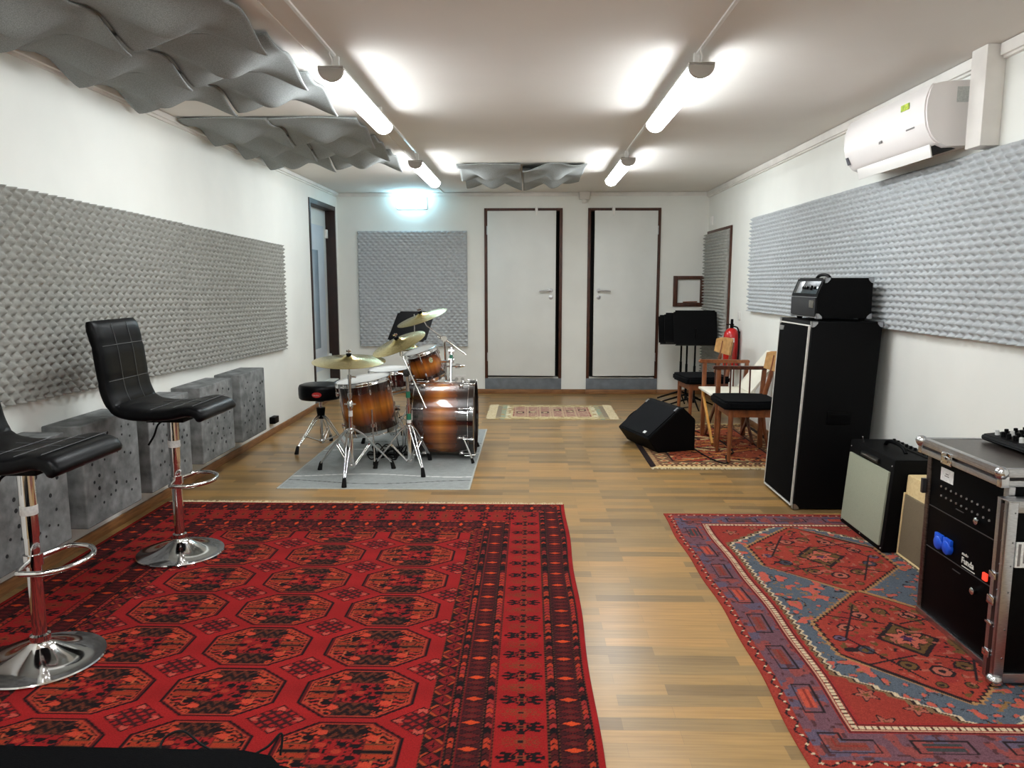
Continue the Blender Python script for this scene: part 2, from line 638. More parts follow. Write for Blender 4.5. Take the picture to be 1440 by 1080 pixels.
def casing(name, x0, x1, hinge_left):
    """brown frame + grey sill + slightly open white leaf in the back wall"""
    bm = NB()
    w, p = 0.036, 0.016
    box(bm, x0, x0 + w, YB - p, YB + 0.12, DZ0 - 0.01, DZ1, 0.002)
    box(bm, x1 - w, x1, YB - p, YB + 0.12, DZ0 - 0.01, DZ1, 0.002)
    box(bm, x0 + w, x1 - w, YB - p, YB + 0.12, DZ1 - 0.03, DZ1, 0.002)
    d = struct(name, bm, BROWN)
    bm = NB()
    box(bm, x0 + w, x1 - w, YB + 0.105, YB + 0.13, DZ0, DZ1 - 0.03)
    obj('dark_backing', bm, BLK, d)  # black panel stands in for the unlit depth behind the leaf
    bm = NB()
    box(bm, x0, x1, YB - 0.012, YB + 0.12, 0.055, DZ0 - 0.012, 0.003)
    obj('sill', bm, GREYP, d)
    L = (x1 - w) - (x0 + w) - 0.045
    bm = NB()
    box(bm, 0, L, -0.042, 0, 0.225, DZ1 - 0.035, 0.003)
    ang = math.radians(2.2)
    if hinge_left:
        leaf = obj('door_leaf', bm, DOORW, d, (x0 + w + 0.004, YB - 0.004, 0), (0, 0, -ang))
    else:
        leaf = obj('door_leaf', bm, DOORW, d, (x1 - w - 0.004, YB - 0.046, 0), (0, 0, PI + ang))
    # handle set on the room-side face
    fy = -0.042 if hinge_left else 0.0
    s = -1 if hinge_left else 1
    hx = L - 0.055
    bm = NB()
    lathe(bm, [(0, 0), (0.026, 0), (0.026, 0.006), (0, 0.008)], 20, Matrix.Translation((hx, fy, 1.243)) @ Matrix.Rotation(-s * PI / 2, 4, 'X'))
    rod(bm, (hx, fy, 1.243), (hx, fy + s * 0.045, 1.243), 0.009)
    tube(bm, catmull([(hx, fy + s * 0.045, 1.243), (hx - 0.03, fy + s * 0.05, 1.247), (hx - 0.08, fy + s * 0.05, 1.243), (hx - 0.135, fy + s * 0.048, 1.236)], 5), 0.009)
    obj('door_handle', bm, STEEL, leaf)
    bm = NB()
    lathe(bm, [(0, 0), (0.026, 0), (0.026, 0.005), (0.012, 0.007), (0, 0.007)], 20, Matrix.Translation((hx, fy, 1.165)) @ Matrix.Rotation(-s * PI / 2, 4, 'X'))
    box(bm, hx - 0.004, hx + 0.004, min(fy + s * 0.006, fy + s * 0.016), max(fy + s * 0.006, fy + s * 0.016), 1.152, 1.174)
    obj('lock_plate', bm, STEEL, leaf)
    for z in (0.45, 1.95):
        bm = NB()
        hxx = x0 + w if hinge_left else x1 - w
        rod(bm, (hxx, YB - 0.024, z - 0.05), (hxx, YB - 0.024, z + 0.05), 0.009)
        obj('hinge', bm, STEEL, d)
    cx = x0 + (0.6 if hinge_left else 0.31) * (x1 - x0) / 0.9
    bm = NB()
    box(bm, cx - 0.016, cx + 0.016, YB - 0.075, YB - 0.017, DZ1 - 0.045, DZ1 + 0.01, 0.004)
    box(bm, cx - 0.01, cx + 0.01, YB - 0.075, YB - 0.065, DZ1 - 0.09, DZ1 - 0.045, 0.002)
    obj('door_catch', bm, WHITE, d)
    return d


casing('door_1', D1[0], D1[1], True)
casing('door_2', D2[0], D2[1], False)

# small brown framed hatch, right of door 2
bm = NB()
x0, x1, z0, z1 = NI
w = 0.05
box(bm, x0, x0 + w, YB - 0.02, YB + 0.1, z0, z1, 0.002)
box(bm, x1 - w - 0.01, x1, YB - 0.02, YB + 0.1, z0, z1, 0.002)
box(bm, x0 + w, x1 - w - 0.01, YB - 0.02, YB + 0.1, z1 - 0.04, z1, 0.002)
box(bm, x0 + w, x1 - w - 0.01, YB - 0.02, YB + 0.1, z0, z0 + 0.045, 0.002)
wn = struct('window_1', bm, BROWN)
bm = NB()
box(bm, x0 + w, x1 - w - 0.01, YB + 0.012, YB + 0.1, z0 + 0.045, z1 - 0.04)
obj('pane', bm, WALL, wn)
bm = NB()
rod(bm, (x0 + 0.12, YB - 0.001, z0 + 0.052), (x1 - 0.09, YB + 0.005, z0 + 0.056), 0.007)
tag(obj('drumstick', bm, WOODC), 'thin brown stick lying in the small brown wall frame', 'stick')

# left-wall door, closed and recessed, white with a glass panel
bm = NB()
w = 0.04
box(bm, XL - 0.14, XL + 0.012, DL[0], DL[0] + w, DZ0 - 0.01, 2.215, 0.002)
box(bm, XL - 0.14, XL + 0.012, DL[1] - w, DL[1], DZ0 - 0.01, 2.215, 0.002)
box(bm, XL - 0.14, XL + 0.012, DL[0] + w, DL[1] - w, 2.165, 2.215, 0.002)
d3 = struct('door_3', bm, DARKB)
bm = NB()
box(bm, XL - 0.15, XL + 0.01, DL[0], DL[1], 0.05, DZ0 - 0.012, 0.002)
obj('sill', bm, GREYP, d3)
bm = NB()
box(bm, XL - 0.145, XL - 0.10, DL[0] + w, DL[1] - w, DZ0, 2.165, 0.002)
leaf = obj('door_leaf', bm, DOORW, d3)
bm = NB()
box(bm, XL - 0.102, XL - 0.094, DL[0] + 0.13, DL[1] - 0.16, 0.34, 1.98, 0.002)
obj('raised_panel', bm, mat('pale_blue_door', S(206, 216, 226), None, 3, 0.4), leaf)
bm = NB()
box(bm, XL - 0.096, XL - 0.091, DL[0] + 0.15, DL[1] - 0.42, 0.6, 1.70, 0.001)
obj('pane', bm, CYANL, leaf)
for z in (0.45, 1.9):
    bm = NB()
    box(bm, XL - 0.10, XL - 0.072, DL[1] - w - 0.05, DL[1] - w, z - 0.05, z + 0.05, 0.005)
    obj('hinge', bm, WHITE, leaf)
bm = NB()
rod(bm, (XL - 0.1, DL[0] + 0.09, 1.17), (XL - 0.05, DL[0] + 0.09, 1.17), 0.009)
rod(bm, (XL - 0.05, DL[0] + 0.09, 1.17), (XL - 0.05, DL[0] + 0.2, 1.17), 0.009)
obj('door_handle', bm, STEEL, leaf)

# right-wall door covered in foam
bm = NB()
w = 0.035
box(bm, XR - 0.02, XR, DR[0], DR[0] + w, 0.055, 1.93, 0.002)
box(bm, XR - 0.02, XR, DR[1] - w, DR[1], 0.055, 1.93, 0.002)
box(bm, XR - 0.02, XR, DR[0] + w, DR[1] - w, 1.90, 1.93, 0.002)
d4 = struct('door_4', bm, BROWN)
bm = NB()
box(bm, XR - 0.012, XR - 0.001, DR[0] + w, DR[1] - w, 0.06, 1.90)
obj('door_leaf', bm, DOORW, d4)


# ================================================================== FOAM SHEETS
def foam(name, length, height, per, amp, base, m, res, M, label, shear=0.0, ridge=0.15):
    """sheet local: u along x (0..length), v along z, peaks along +y"""
    nu, nv = int(length / res) + 1, int(height / res) + 1
    u = np.linspace(0, length, nu)
    v = np.linspace(0, height, nv)
    U, Vv = np.meshgrid(u, v, indexing='ij')
    k = 2 * PI / per
    cc = np.cos(k * U) * np.cos(k * Vv)
    h = base + amp * ((1 - ridge) * ((1 + cc) / 2) ** 1.15 + ridge * (1 + np.cos(2 * k * Vv)) / 2)
    jit = 0.003 * np.sin(U * 9.1 + Vv * 3) + RNG.normal(0, 0.0006, U.shape)
    h = h + jit
    zz = Vv + shear * U
    # drooping cut edges
    e = np.clip(np.minimum(U, length - U) / 0.012, 0, 1)
    P = np.stack([U, h, zz], -1).reshape(-1, 3)
    # skirt
    ring = [i * nv for i in range(nu)] + [(nu - 1) * nv + j for j in range(1, nv)] + [i * nv + nv - 1 for i in range(nu - 2, -1, -1)] + [j for j in range(nv - 2, 0, -1)]
    ring = np.array(ring)
    B = P[ring].copy()
    B[:, 1] = 0.0
    n0 = len(P)
    n = len(ring)
    idx = np.arange(n)
    ef = np.stack([ring, n0 + idx, n0 + (idx + 1) % n, ring[(idx + 1) % n]], 1)
    P = np.concatenate([P, B])
    P4 = np.c_[P, np.ones(len(P))] @ np.array(M).T
    o = grid_mesh(name, P4[:, :3], nu, nv, m, extra_faces=ef)
    return tag(o, label, 'acoustic foam')


# left wall: local x -> +Y, local y -> +X
ML = lambda y, z: Matrix(((0, 1, 0, XL + 0.001), (1, 0, 0, y), (0, 0, 1, z), (0, 0, 0, 1)))
foam('acoustic_foam', 2.60, 0.945, 0.0675, 0.042, 0.014, FOAM, 0.0085, ML(2.28, 0.836), 'long grey egg-crate foam sheet on the left wall, nearer one behind the bar stools', -0.022)
foam('acoustic_foam', 1.985, 0.945, 0.0675, 0.040, 0.016, FOAM, 0.0085, ML(4.885, 0.775), 'grey egg-crate foam sheet on the left wall, farther one ending near the recessed door', -0.022)
# back wall: local x -> X, local y -> -Y
foam('acoustic_foam', 1.30, 1.37, 0.0675, 0.04, 0.014, FOAM2, 0.0095, Matrix(((1, 0, 0, -2.045), (0, -1, 0, YB - 0.001), (0, 0, 1, 0.575), (0, 0, 0, 1))), 'square grey egg-crate foam sheet on the back wall behind the drums', 0.0, 0.4)
# right wall
MR = lambda y, z: Matrix(((0, -1, 0, XR - 0.001), (1, 0, 0, y), (0, 0, 1, z), (0, 0, 0, 1)))
foam('acoustic_foam', 4.86, 0.862, 0.0675, 0.04, 0.014, FOAM2, 0.0085, MR(2.3, 1.083), 'very long pale grey foam sheet on the right wall below the air conditioner', -0.0015, 0.42)
foam('acoustic_foam', 0.95, 1.80, 0.0675, 0.05, 0.02, FOAM, 0.0095, Matrix(((0, -1, 0, XR - 0.013), (1, 0, 0, DR[0] + 0.04), (0, 0, 1, 0.09), (0, 0, 0, 1))), 'tall narrow grey foam sheet covering the brown framed door beside the extinguisher', 0.0, 0.42)


# ================================================================== CEILING FELT TILES
def felt_tile_mesh():
    n = 37
    T = 0.575
    u = np.linspace(0, 1, n)
    U, V = np.meshgrid(u, u, indexing='ij')
    s = 0.12 + 0.88 * np.clip(V / 0.4, 0, 1) ** 1.2
    cc = np.cos(2 * PI * U) * np.cos(2 * PI * V)
    kk = np.where(V < 0.5, 0.045, 0.011)
    d = 0.012 + s * 0.037 * (1 + cc * np.where((np.abs(U - 0.5) < 0.25) & (np.abs(V - 0.5) < 0.25), 0.55, 1.0)) \
        + 0.052 * np.exp(-((U - 0.5) ** 2 / 0.036 + (V - 0.5) ** 2 / kk))
    d += V * (0.022 * np.clip((U - 0.72) / 0.28, 0, 1) ** 2 - 0.012 * np.clip((0.28 - U) / 0.28, 0, 1) ** 2 * (1 - V ** 4))
    d = np.maximum(d, 0.0115)
    P = np.stack([(U - 0.5) * T * 0.992, (V - 0.5) * T * 0.992, -d], -1).reshape(-1, 3)
    P2 = P.copy()
    P2[:, 2] += 0.010
    ring = [i * n for i in range(n)] + [(n - 1) * n + j for j in range(1, n)] + [i * n + n - 1 for i in range(n - 2, -1, -1)] + [j for j in range(n - 2, 0, -1)]
    ring = np.array(ring)
    N = len(P)
    idx = np.arange(len(ring))
    ef = np.stack([ring, N + ring, N + ring[(idx + 1) % len(ring)], ring[(idx + 1) % len(ring)]], 1)
    i, j = np.meshgrid(np.arange(n - 1), np.arange(n - 1), indexing='ij')
    a = (i * n + j).ravel() + N
    back = np.stack([a, a + 1, a + n + 1, a + n], 1)
    return np.concatenate([P, P2]), n, np.concatenate([ef, back])


TP, tn, tef = felt_tile_mesh()
tile0 = grid_mesh('felt_ceiling_tile', TP, tn, tn, FELT, extra_faces=tef)
tile0['category'] = 'acoustic tile'
T = 0.575
first = True


def put_tile(x, y, rz, label, group):
    global first
    if first:
        t = tile0
        first = False
    else:
        t = tile0.copy()
        COL.objects.link(t)
    t.location = (x, y, ZC)
    t.rotation_euler = (0, 0, rz)
    t['label'] = label
    t['group'] = group


rows_near = ['partly cut off by the picture top', 'one row in from the picture top', 'two rows in from the picture top', 'in the last row of the near block']
for r in range(1, 4):
    for c in range(2):
        put_tile(-1.095 - T * (c + 0.5), 4.405 - T * (3 - r + 0.5), 0,
                 'wavy grey felt tile of the near ceiling block, ' + ('lamp side, ' if c == 0 else 'left wall side, ') + rows_near[r if r != 1 else 0],
                 'near block of ceiling tiles')
rows_far = ['front row', 'middle row', 'rear row']
for r in range(3):
    for c in range(2):
        put_tile(-1.095 - T * (c + 0.5), 4.875 + T * (r + 0.5), 0,
                 'wavy grey felt tile in the second ceiling block from the viewer, ' + rows_far[r] + (', lamp side' if c == 0 else ', wall side'), 'second block of ceiling tiles')
for r in range(2):
    for c in range(2):
        put_tile(-0.076 + (c - 0.5) * 0.585, 6.78 + T * (r + 0.5), 0 if c == 0 else PI / 2,
                 'grey felt tile in the small far ceiling block between the lamp rows, ' + ('left' if c == 0 else 'right') + (' rear' if r else ' front'), 'far middle block of ceiling tiles')


# ================================================================== LAMPS
def make_lamp(label, loc):
    t = thing('ceiling_lamp', label, 'lamp', loc, group='fluorescent ceiling lamps')
    L, R = 1.25, 0.056
    n = 16
    arc = [(-R * math.cos(PI * k / n), -0.012 - R * 0.92 * math.sin(PI * k / n)) for k in range(n + 1)]
    bm = NB()
    poly = [(x, z) for x, z in arc]
    prism(bm, poly, 0.026, L - 0.012, smooth=True)
    obj('diffuser', bm, LAMPM, t)
    bm = NB()
    box(bm, -R, R, 0.0, L, -0.0115, 0.0, 0.001)
    obj('housing', bm, WHITE, t)
    arc2 = [(-(R + 0.002) * math.cos(PI * k / n), -0.011 - (R + 0.002) * 0.92 * math.sin(PI * k / n)) for k in range(n + 1)]
    bm = NB()
    prism(bm, [(-R - 0.002, 0.002)] + arc2 + [(R + 0.002, 0.002)], 0.0, 0.0255)
    obj('end_cap', bm, mat('grey_end_cap', S(176, 170, 162), None, 5, 0.5), t)
    bm = NB()
    prism(bm, arc2, L - 0.0115, L + 0.004)
    obj('end_cap', bm, MATS['grey_end_cap'], t)
    for y in (0.12, L - 0.12):
        bm = NB()
        box(bm, -0.012, 0.012, y - 0.012, y + 0.012, 0.0, 0.075 - 0.001)
        obj('mounting_bracket', bm, WHITE, t)
    bm = NB()
    tube(bm, catmull([(0, 0.03, 0.001), (0.004, 0.02, 0.03), (-0.006, 0.01, 0.055), (0, 0.004, 0.073)], 4), 0.004, 6)
    obj('cable', bm, WHITE, t)
    return t


ZL = ZC - 0.075
l0 = make_lamp('left tube lamp of the nearer pair, beside the wavy felt tiles', (-0.905, 3.52, ZL))
dup(l0, (-0.925, 6.17, ZL), label='left tube lamp of the far pair, close to the glowing exit sign')
dup(l0, (0.762, 3.50, ZL), label='right tube lamp of the nearer pair, over the bare ceiling')
dup(l0, (0.772, 6.08, ZL), label='right tube lamp of the far pair, right of the small felt block')
dup(l0, (-0.90, 0.87, ZL), label='left tube lamp behind the viewer, outside the picture')
dup(l0, (0.755, 0.85, ZL), label='right tube lamp behind the viewer, outside the picture')
dup(l0, (-0.90, -1.45, ZL), label='left tube lamp at the end of the room behind the viewer')


def conduit(x, y0, y1, label):
    bm = NB()
    box(bm, x - 0.008, x + 0.008, y0, y1, ZC - 0.011, ZC - 0.0002, 0.003)
    tag(obj('cable_conduit', bm, WHITE), label, 'conduit', 'ceiling cable conduits')


conduit(-0.905, YF, 3.6, 'white surface conduit on the ceiling leading to the nearer left lamp')
conduit(-0.92, 4.7, 6.22, 'white surface conduit on the ceiling between the two left lamps')
conduit(0.765, YF, 3.62, 'white surface conduit on the ceiling leading to the nearer right lamp')
conduit(0.77, 4.7, 6.13, 'white surface conduit on the ceiling between the two right lamps')

# exit sign
t = thing('exit_sign', 'glowing bluish white exit sign box mounted high on the back wall', 'exit sign', (-1.39, YB - 0.06, 2.2))
bm = NB()
box(bm, -0.17, 0.17, -0.03, 0.03, 0.0, 0.135, 0.004)
obj('lit_panel', bm, EXITM, t)
bm = NB()
box(bm, -0.16, 0.16, -0.025, 0.025, 0.1355, 0.145, 0.002)
obj('added_glow_strip', bm, mat('exit_added_glow', S(255, 255, 255), None, 5, 0.4, emit=(0.42, 0.8, 1.0, 1), strength=170.0), t)  # added emitter that throws the halo onto the ceiling above the sign
bm = NB()
box(bm, -0.175, 0.175, 0.03, 0.0585, -0.003, 0.14, 0.003)
obj('back_box', bm, WHITE, t)
bm = NB()
box(bm, -0.12, 0.12, 0.03, 0.0585, 0.14, 0.147)
obj('bracket', bm, WHITE, t)

# ================================================================== AIR CONDITIONER
t = thing('air_conditioner', 'white split air conditioner on the right wall above the foam', 'air conditioner', (XR, 3.70, 1.985))
Lac = 0.93
pr = [(0, 0.005), (-0.13, 0.0), (-0.185, 0.03), (-0.222, 0.09), (-0.235, 0.17), (-0.228, 0.235), (-0.205, 0.283), (-0.12, 0.297), (0, 0.30)]
prs = [(p.x, p.y) for p in catmull([(a, b, 0) for a, b in pr[1:]], 4)]
bm = NB()
prism(bm, [(-0.0005, 0.005)] + prs + [(-0.0005, 0.298)], 0, Lac, smooth=True)
obj('body', bm, WHITE2, t)
bm = NB()
prism(bm, [(p.x, p.y) for p in catmull([(a, b, 0) for a, b in [(-0.165, 0.012), (-0.192, 0.027), (-0.228, 0.09), (-0.241, 0.17), (-0.234, 0.238), (-0.21, 0.289)]], 5)] + [(-0.19, 0.289), (-0.226, 0.17), (-0.18, 0.035)], 0.012, Lac - 0.012, smooth=True)
obj('front_cover', bm, WHITE2, t)
bm = NB()
prism(bm, [(-0.06, -0.003), (-0.14, -0.003), (-0.176, 0.022), (-0.17, 0.028), (-0.10, 0.006)], 0.05, Lac - 0.06)
obj('air_outlet', bm, BLK, t)
bm = NB()
M = Matrix.Translation((-0.176, 0, 0.020)) @ Matrix.Rotation(math.radians(-12), 4, 'Y')
box(bm, -0.006, 0.001, 0.06, Lac - 0.07, -0.062, 0.0, 0.002, M)
obj('louver_flap', bm, WHITE, t)
bm = NB()
box(bm, -0.2435, -0.2405, 0.16, 0.24, 0.205, 0.235)
obj('energy_sticker', bm, mat('yellow_green_sticker', S(206, 214, 60), S(120, 160, 50), 60, 0.5), t)
bm = NB()
lathe(bm, [(0, 0), (0.008, 0), (0.008, 0.002), (0, 0.002)], 16, Matrix.Translation((-0.234, 0.45, 0.10)) @ Matrix.Rotation(-PI / 2 - 0.3, 4, 'Y'))
box(bm, -0.2345, -0.232, 0.462, 0.482, 0.094, 0.106)
obj('badge', bm, mat('grey_print', S(120, 116, 114), None, 5, 0.5), t)
bm = NB()
box(bm, -0.2355, -0.232, 0.11, 0.19, 0.104, 0.111)
obj('printed_line', bm, MATS['grey_print'], t)
bm = NB()
M = Matrix.Translation((-0.222, 0, 0.075)) @ Matrix.Rotation(math.radians(-20), 4, 'Y')
box(bm, -0.008, 0.001, 0.88, 0.905, -0.03, 0.015, 0.001, M)
obj('display', bm, mat('grey_display', S(92, 92, 98), None, 50, 0.3), t)
bm = NB()
box(bm, -0.10, -0.03, -0.0012, 0.0005, 0.20, 0.27)
obj('rating_label', bm, mat('pale_grey_label', S(204, 208, 204), S(186, 190, 188), 120, 0.5), t)
bm = NB()
box(bm, -0.02, -0.002, -0.0015, 0.001, 0.12, 0.28)
obj('side_gap', bm, mat('grey_gap', S(84, 82, 88), None, 5, 0.6), t)


# ================================================================== VELOUR BLOCKS
def block(y, x0, label, seed, w=0.5, z=0.178):
    rr = random.Random(seed)
    D = 0.19
    t = thing('acoustic_block', label, 'acoustic block', (XL, y, z), group='tufted grey acoustic blocks')
    bm = NB()
    box(bm, 0.001, D, 0, w, 0, 0.5, 0.008, seg=3)
    o = obj('body', bm, VELV, t)
    bm = NB()
    pts = []
    tries = 0
    while len(pts) < 25 and tries < 900:
        tries += 1
        a, b = rr.uniform(0.05, w - 0.05), rr.uniform(0.05, 0.45)
        if all((a - p) ** 2 + (b - q) ** 2 > 0.0016 for p, q in pts):
            pts.append((a, b))
    for a, b in pts:
        rd = rr.uniform(0.006, 0.011)
        M = Matrix.Translation((D + 0.0006, a, b)) @ Matrix.Rotation(PI / 2, 4, 'Y')
        lathe(bm, [(0, 0.0), (rd, 0.0), (rd * 0.9, 0.0012), (0, 0.001)], 9, M)
    obj('tuft_holes', bm, HOLE, t)['kind'] = 'stuff'
    return t


block(5.32, 0, 'dotted grey acoustic block on the left wall, farthest of the row', 1)
block(4.66, 0, 'dotted grey acoustic block on the left wall, second from the far end', 2, 0.52)
block(4.00, 0, 'dotted grey acoustic block on the left wall, directly behind the second bar stool column', 3)
block(3.385, 0, 'dotted grey acoustic block on the left wall between the two bar stools', 4)
block(2.72, 0, 'dotted grey acoustic block on the left wall, nearest of the row at the picture edge', 5, 0.54)


# ================================================================== BAR STOOLS
def arcpts(cx, cz, r, a0, a1, n):
    return [(cx + r * math.cos(a0 + (a1 - a0) * k / n), cz + r * math.sin(a0 + (a1 - a0) * k / n)) for k in range(n + 1)]


def seat_shell():
    """one continuous padded L: seat + back, extruded across the width with rounded sides"""
    # centre line from seat front lip, back along the seat, up the back (x forward)
    cl = catmull([(0.225, 0, -0.033), (0.204, 0, 0.0), (0.150, 0, 0.012), (0.08, 0, -0.002), (-0.01, 0, -0.010), (-0.11, 0, -0.006),
                  (-0.178, 0, 0.02), (-0.214, 0, 0.09), (-0.228, 0, 0.19), (-0.242, 0, 0.31), (-0.270, 0, 0.425)], 5)
    return cl


def make_stool(label, loc, H=0.735):
    t = thing('bar_stool', label, 'bar stool', loc, group='black bar stools')
    cl = seat_shell()
    W = 0.2
    bm = NB()
    n = len(cl)
    # cross-section superellipse swept on centre line
    prev = None
    seg = 28
    first_ring = None
    for i, p in enumerate(cl):
        d = cl[min(i + 1, n - 1)] - cl[max(i - 1, 0)]
        d.normalize()
        nrm = Vector((-d.z, 0, d.x))
        if nrm.length < 1e-6:
            nrm = Vector((0, 0, 1))
        s = i / (n - 1)
        end = min(1, min(i, n - 1 - i) / 2.0)
        th = 0.030 * (0.55 + 0.45 * math.sin(end * PI / 2))
        # seam grooves
        for q in (0.14, 0.27, 0.40, 0.62, 0.76, 0.90):
            th -= 0.0045 * math.exp(-((s - q) / 0.006) ** 2)
        w = W * (0.965 + 0.035 * end)
        ring = []
        for k in range(seg):
            a = 2 * PI * k / seg
            ca, sa = math.cos(a), math.sin(a)
            y = w * math.copysign(abs(ca) ** 0.28, ca)
            h = th * math.copysign(abs(sa) ** 0.55, sa)
            ring.append(bm.verts.new(p + Vector((0, y, H)) + nrm * h))
        if prev:
            for k in range(seg):
                f = bm.faces.new((prev[k], prev[(k + 1) % seg], ring[(k + 1) % seg], ring[k]))
                f.smooth = True
        else:
            bm.faces.new(list(reversed(ring)))
        prev = ring
    bm.faces.new(prev)
    bmesh.ops.recalc_face_normals(bm, faces=bm.faces[:])
    sh = obj('seat', bm, LEATH, t)
    # stitched seams across and two lengthwise
    bm = NB()
    for idx in (7, 14, 20, 31, 38, 45):
        p = cl[idx]
        d = (cl[idx + 1] - cl[idx - 1]).normalized()
        nrm = Vector((-d.z, 0, d.x))
        inward = nrm if nrm.z > 0 or nrm.x > 0 else -nrm
        if idx < 26:
            off = Vector((0, 0, 1)) * 0.0305 if abs(nrm.z) > 0.5 else inward * 0.0305
        else:
            off = Vector((1, 0, 0.1)).normalized() * 0.0305
        tube(bm, [p + off + Vector((0, y, H)) for y in (-0.185, -0.09, 0, 0.09, 0.185)], 0.0016, 5)
    obj('seam', bm, STITCH, sh)
    bm = NB()
    for y in (-0.066, 0.066):
        pts = []
        for idx in range(30, 50):
            pts.append(cl[idx] + Vector((0.0315, y, H + 0.003)))
        tube(bm, pts, 0.0013, 5)
        pts = []
        for idx in range(8, 24):
            pts.append(cl[idx] + Vector((0, y, H + 0.0312)))
        tube(bm, pts, 0.0013, 5)
    obj('lengthwise_seam', bm, STITCH, sh)
    bm = NB()
    box(bm, -0.09, 0.09, -0.08, 0.08, H - 0.06, H - 0.036, 0.004)
    obj('seat_plate', bm, BLKPL, t)
    bm = NB()
    lathe(bm, [(0.0, 0.075), (0.034, 0.075), (0.033, 0.10), (0.0235, 0.105), (0.0235, 0.47), (0.0, 0.47)], 28)
    lathe(bm, [(0.0, 0.46), (0.0262, 0.46), (0.0275, H - 0.061), (0, H - 0.061)], 24)
    obj('column', bm, CHROME, t)
    bm = NB()
    prof = [(0.0, 0.001), (0.203, 0.001), (0.206, 0.006), (0.203, 0.011)]
    for k in range(1, 13):
        q = k / 12
        prof.append((0.203 - 0.168 * q, 0.011 + 0.062 * q ** 2.1))
    prof += [(0.034, 0.082), (0.0, 0.082)]
    lathe(bm, prof, 56)
    obj('base', bm, CHROME, t)
    bm = NB()
    lathe(bm, [(0.0266, 0.54), (0.028, 0.542), (0.028, 0.572), (0.0268, 0.574)], 24)
    obj('label_band', bm, LBL, t)
    # footrest: D loop clamped on the column
    bm = NB()
    zf = 0.375
    pts = [(0.0, -0.03, zf), (0.02, -0.105, zf), (0.045, -0.138, zf + 0.004)]
    pts += [(0.075 + 0.115 * math.sin(a), -0.142 * math.cos(a), zf + 0.004) for a in [PI * k / 10 for k in range(1, 10)]]
    pts += [(0.045, 0.138, zf + 0.004), (0.02, 0.105, zf), (0.0, 0.03, zf)]
    tube(bm, catmull(pts, 3), 0.0095, 10)
    lathe(bm, [(0.0237, zf - 0.02), (0.031, zf - 0.018), (0.031, zf + 0.022), (0.0237, zf + 0.024)], 24)
    obj('footrest', bm, CHROME, t)
    bm = NB()
    tube(bm, catmull([(-0.01, -0.045, H - 0.05), (-0.035, -0.075, H - 0.07), (-0.05, -0.09, H - 0.12), (-0.075, -0.10, H - 0.165)], 4), 0.005, 8)
    obj('height_lever', bm, BLKPL, t)
    return t


st = make_stool('chrome and black bar stool farther from the viewer, shown whole', (-1.737, 3.54, 0.0085))
make_stool('chrome and black bar stool nearest the viewer, its back cut by the left picture edge', (-1.737, 2.47, 0.0085), 0.757)


# ================================================================== RUGS
def L3(r, g, b):
    return np.array(S(r, g, b)[:3])


def rug(name, x0, x1, y0, y1, res, fn, m, label, cat='rug', z=0.004, thick=0.004, wav=None):
    nx, ny = int((x1 - x0) / res) + 1, int((y1 - y0) / res) + 1
    xs, ys = np.linspace(x0, x1, nx), np.linspace(y0, y1, ny)
    X, Y = np.meshgrid(xs, ys, indexing='ij')
    c = fn(X, Y)
    px, py = X, Y
    if wav is not None:
        px, py = wav(X, Y)
    Z = np.full_like(X, z + thick) + RNG.uniform(-0.0004, 0.0004, X.shape)
    P = np.stack([px, py, Z], -1).reshape(-1, 3)
    ring = [i * ny for i in range(nx)] + [(nx - 1) * ny + j for j in range(1, ny)] + [i * ny + ny - 1 for i in range(nx - 2, -1, -1)] + [j for j in range(ny - 2, 0, -1)]
    ring = np.array(ring)
    N = len(P)
    B = P[ring].copy()
    B[:, 2] = 0.0005
    idx = np.arange(len(ring))
    ef = np.stack([ring, N + ring * 0 + idx, N + (idx + 1) % len(ring), ring[(idx + 1) % len(ring)]], 1)
    cc = c.reshape(-1, 3)
    cc = np.concatenate([cc, cc[ring]])
    o = grid_mesh(name, np.concatenate([P, B]), nx, ny, m, cols=cc, smooth=False, extra_faces=ef)
    return tag(o, label, cat)


def paint(C, mask, col):
    C[mask] = col


def hsh(i, k=0):
    i = np.asarray(i)
    v = np.sin(i * 12.9898 + k * 78.233) * 43758.5453
    return v - np.floor(v)


def noise2(X, Y, s, k=0):
    """cheap value noise"""
    x, y = X * s, Y * s
    xi, yi = np.floor(x), np.floor(y)
    fx_, fy_ = x - xi, y - yi
    fx_ = fx_ * fx_ * (3 - 2 * fx_)
    fy_ = fy_ * fy_ * (3 - 2 * fy_)

    def h(a, b):
        v = np.sin(a * 127.1 + b * 311.7 + k * 17.3) * 43758.5453
        return v - np.floor(v)
    return (h(xi, yi) * (1 - fx_) + h(xi + 1, yi) * fx_) * (1 - fy_) + (h(xi, yi + 1) * (1 - fx_) + h(xi + 1, yi + 1) * fx_) * fy_


RUGM = color_attr_mat('wool_pile')


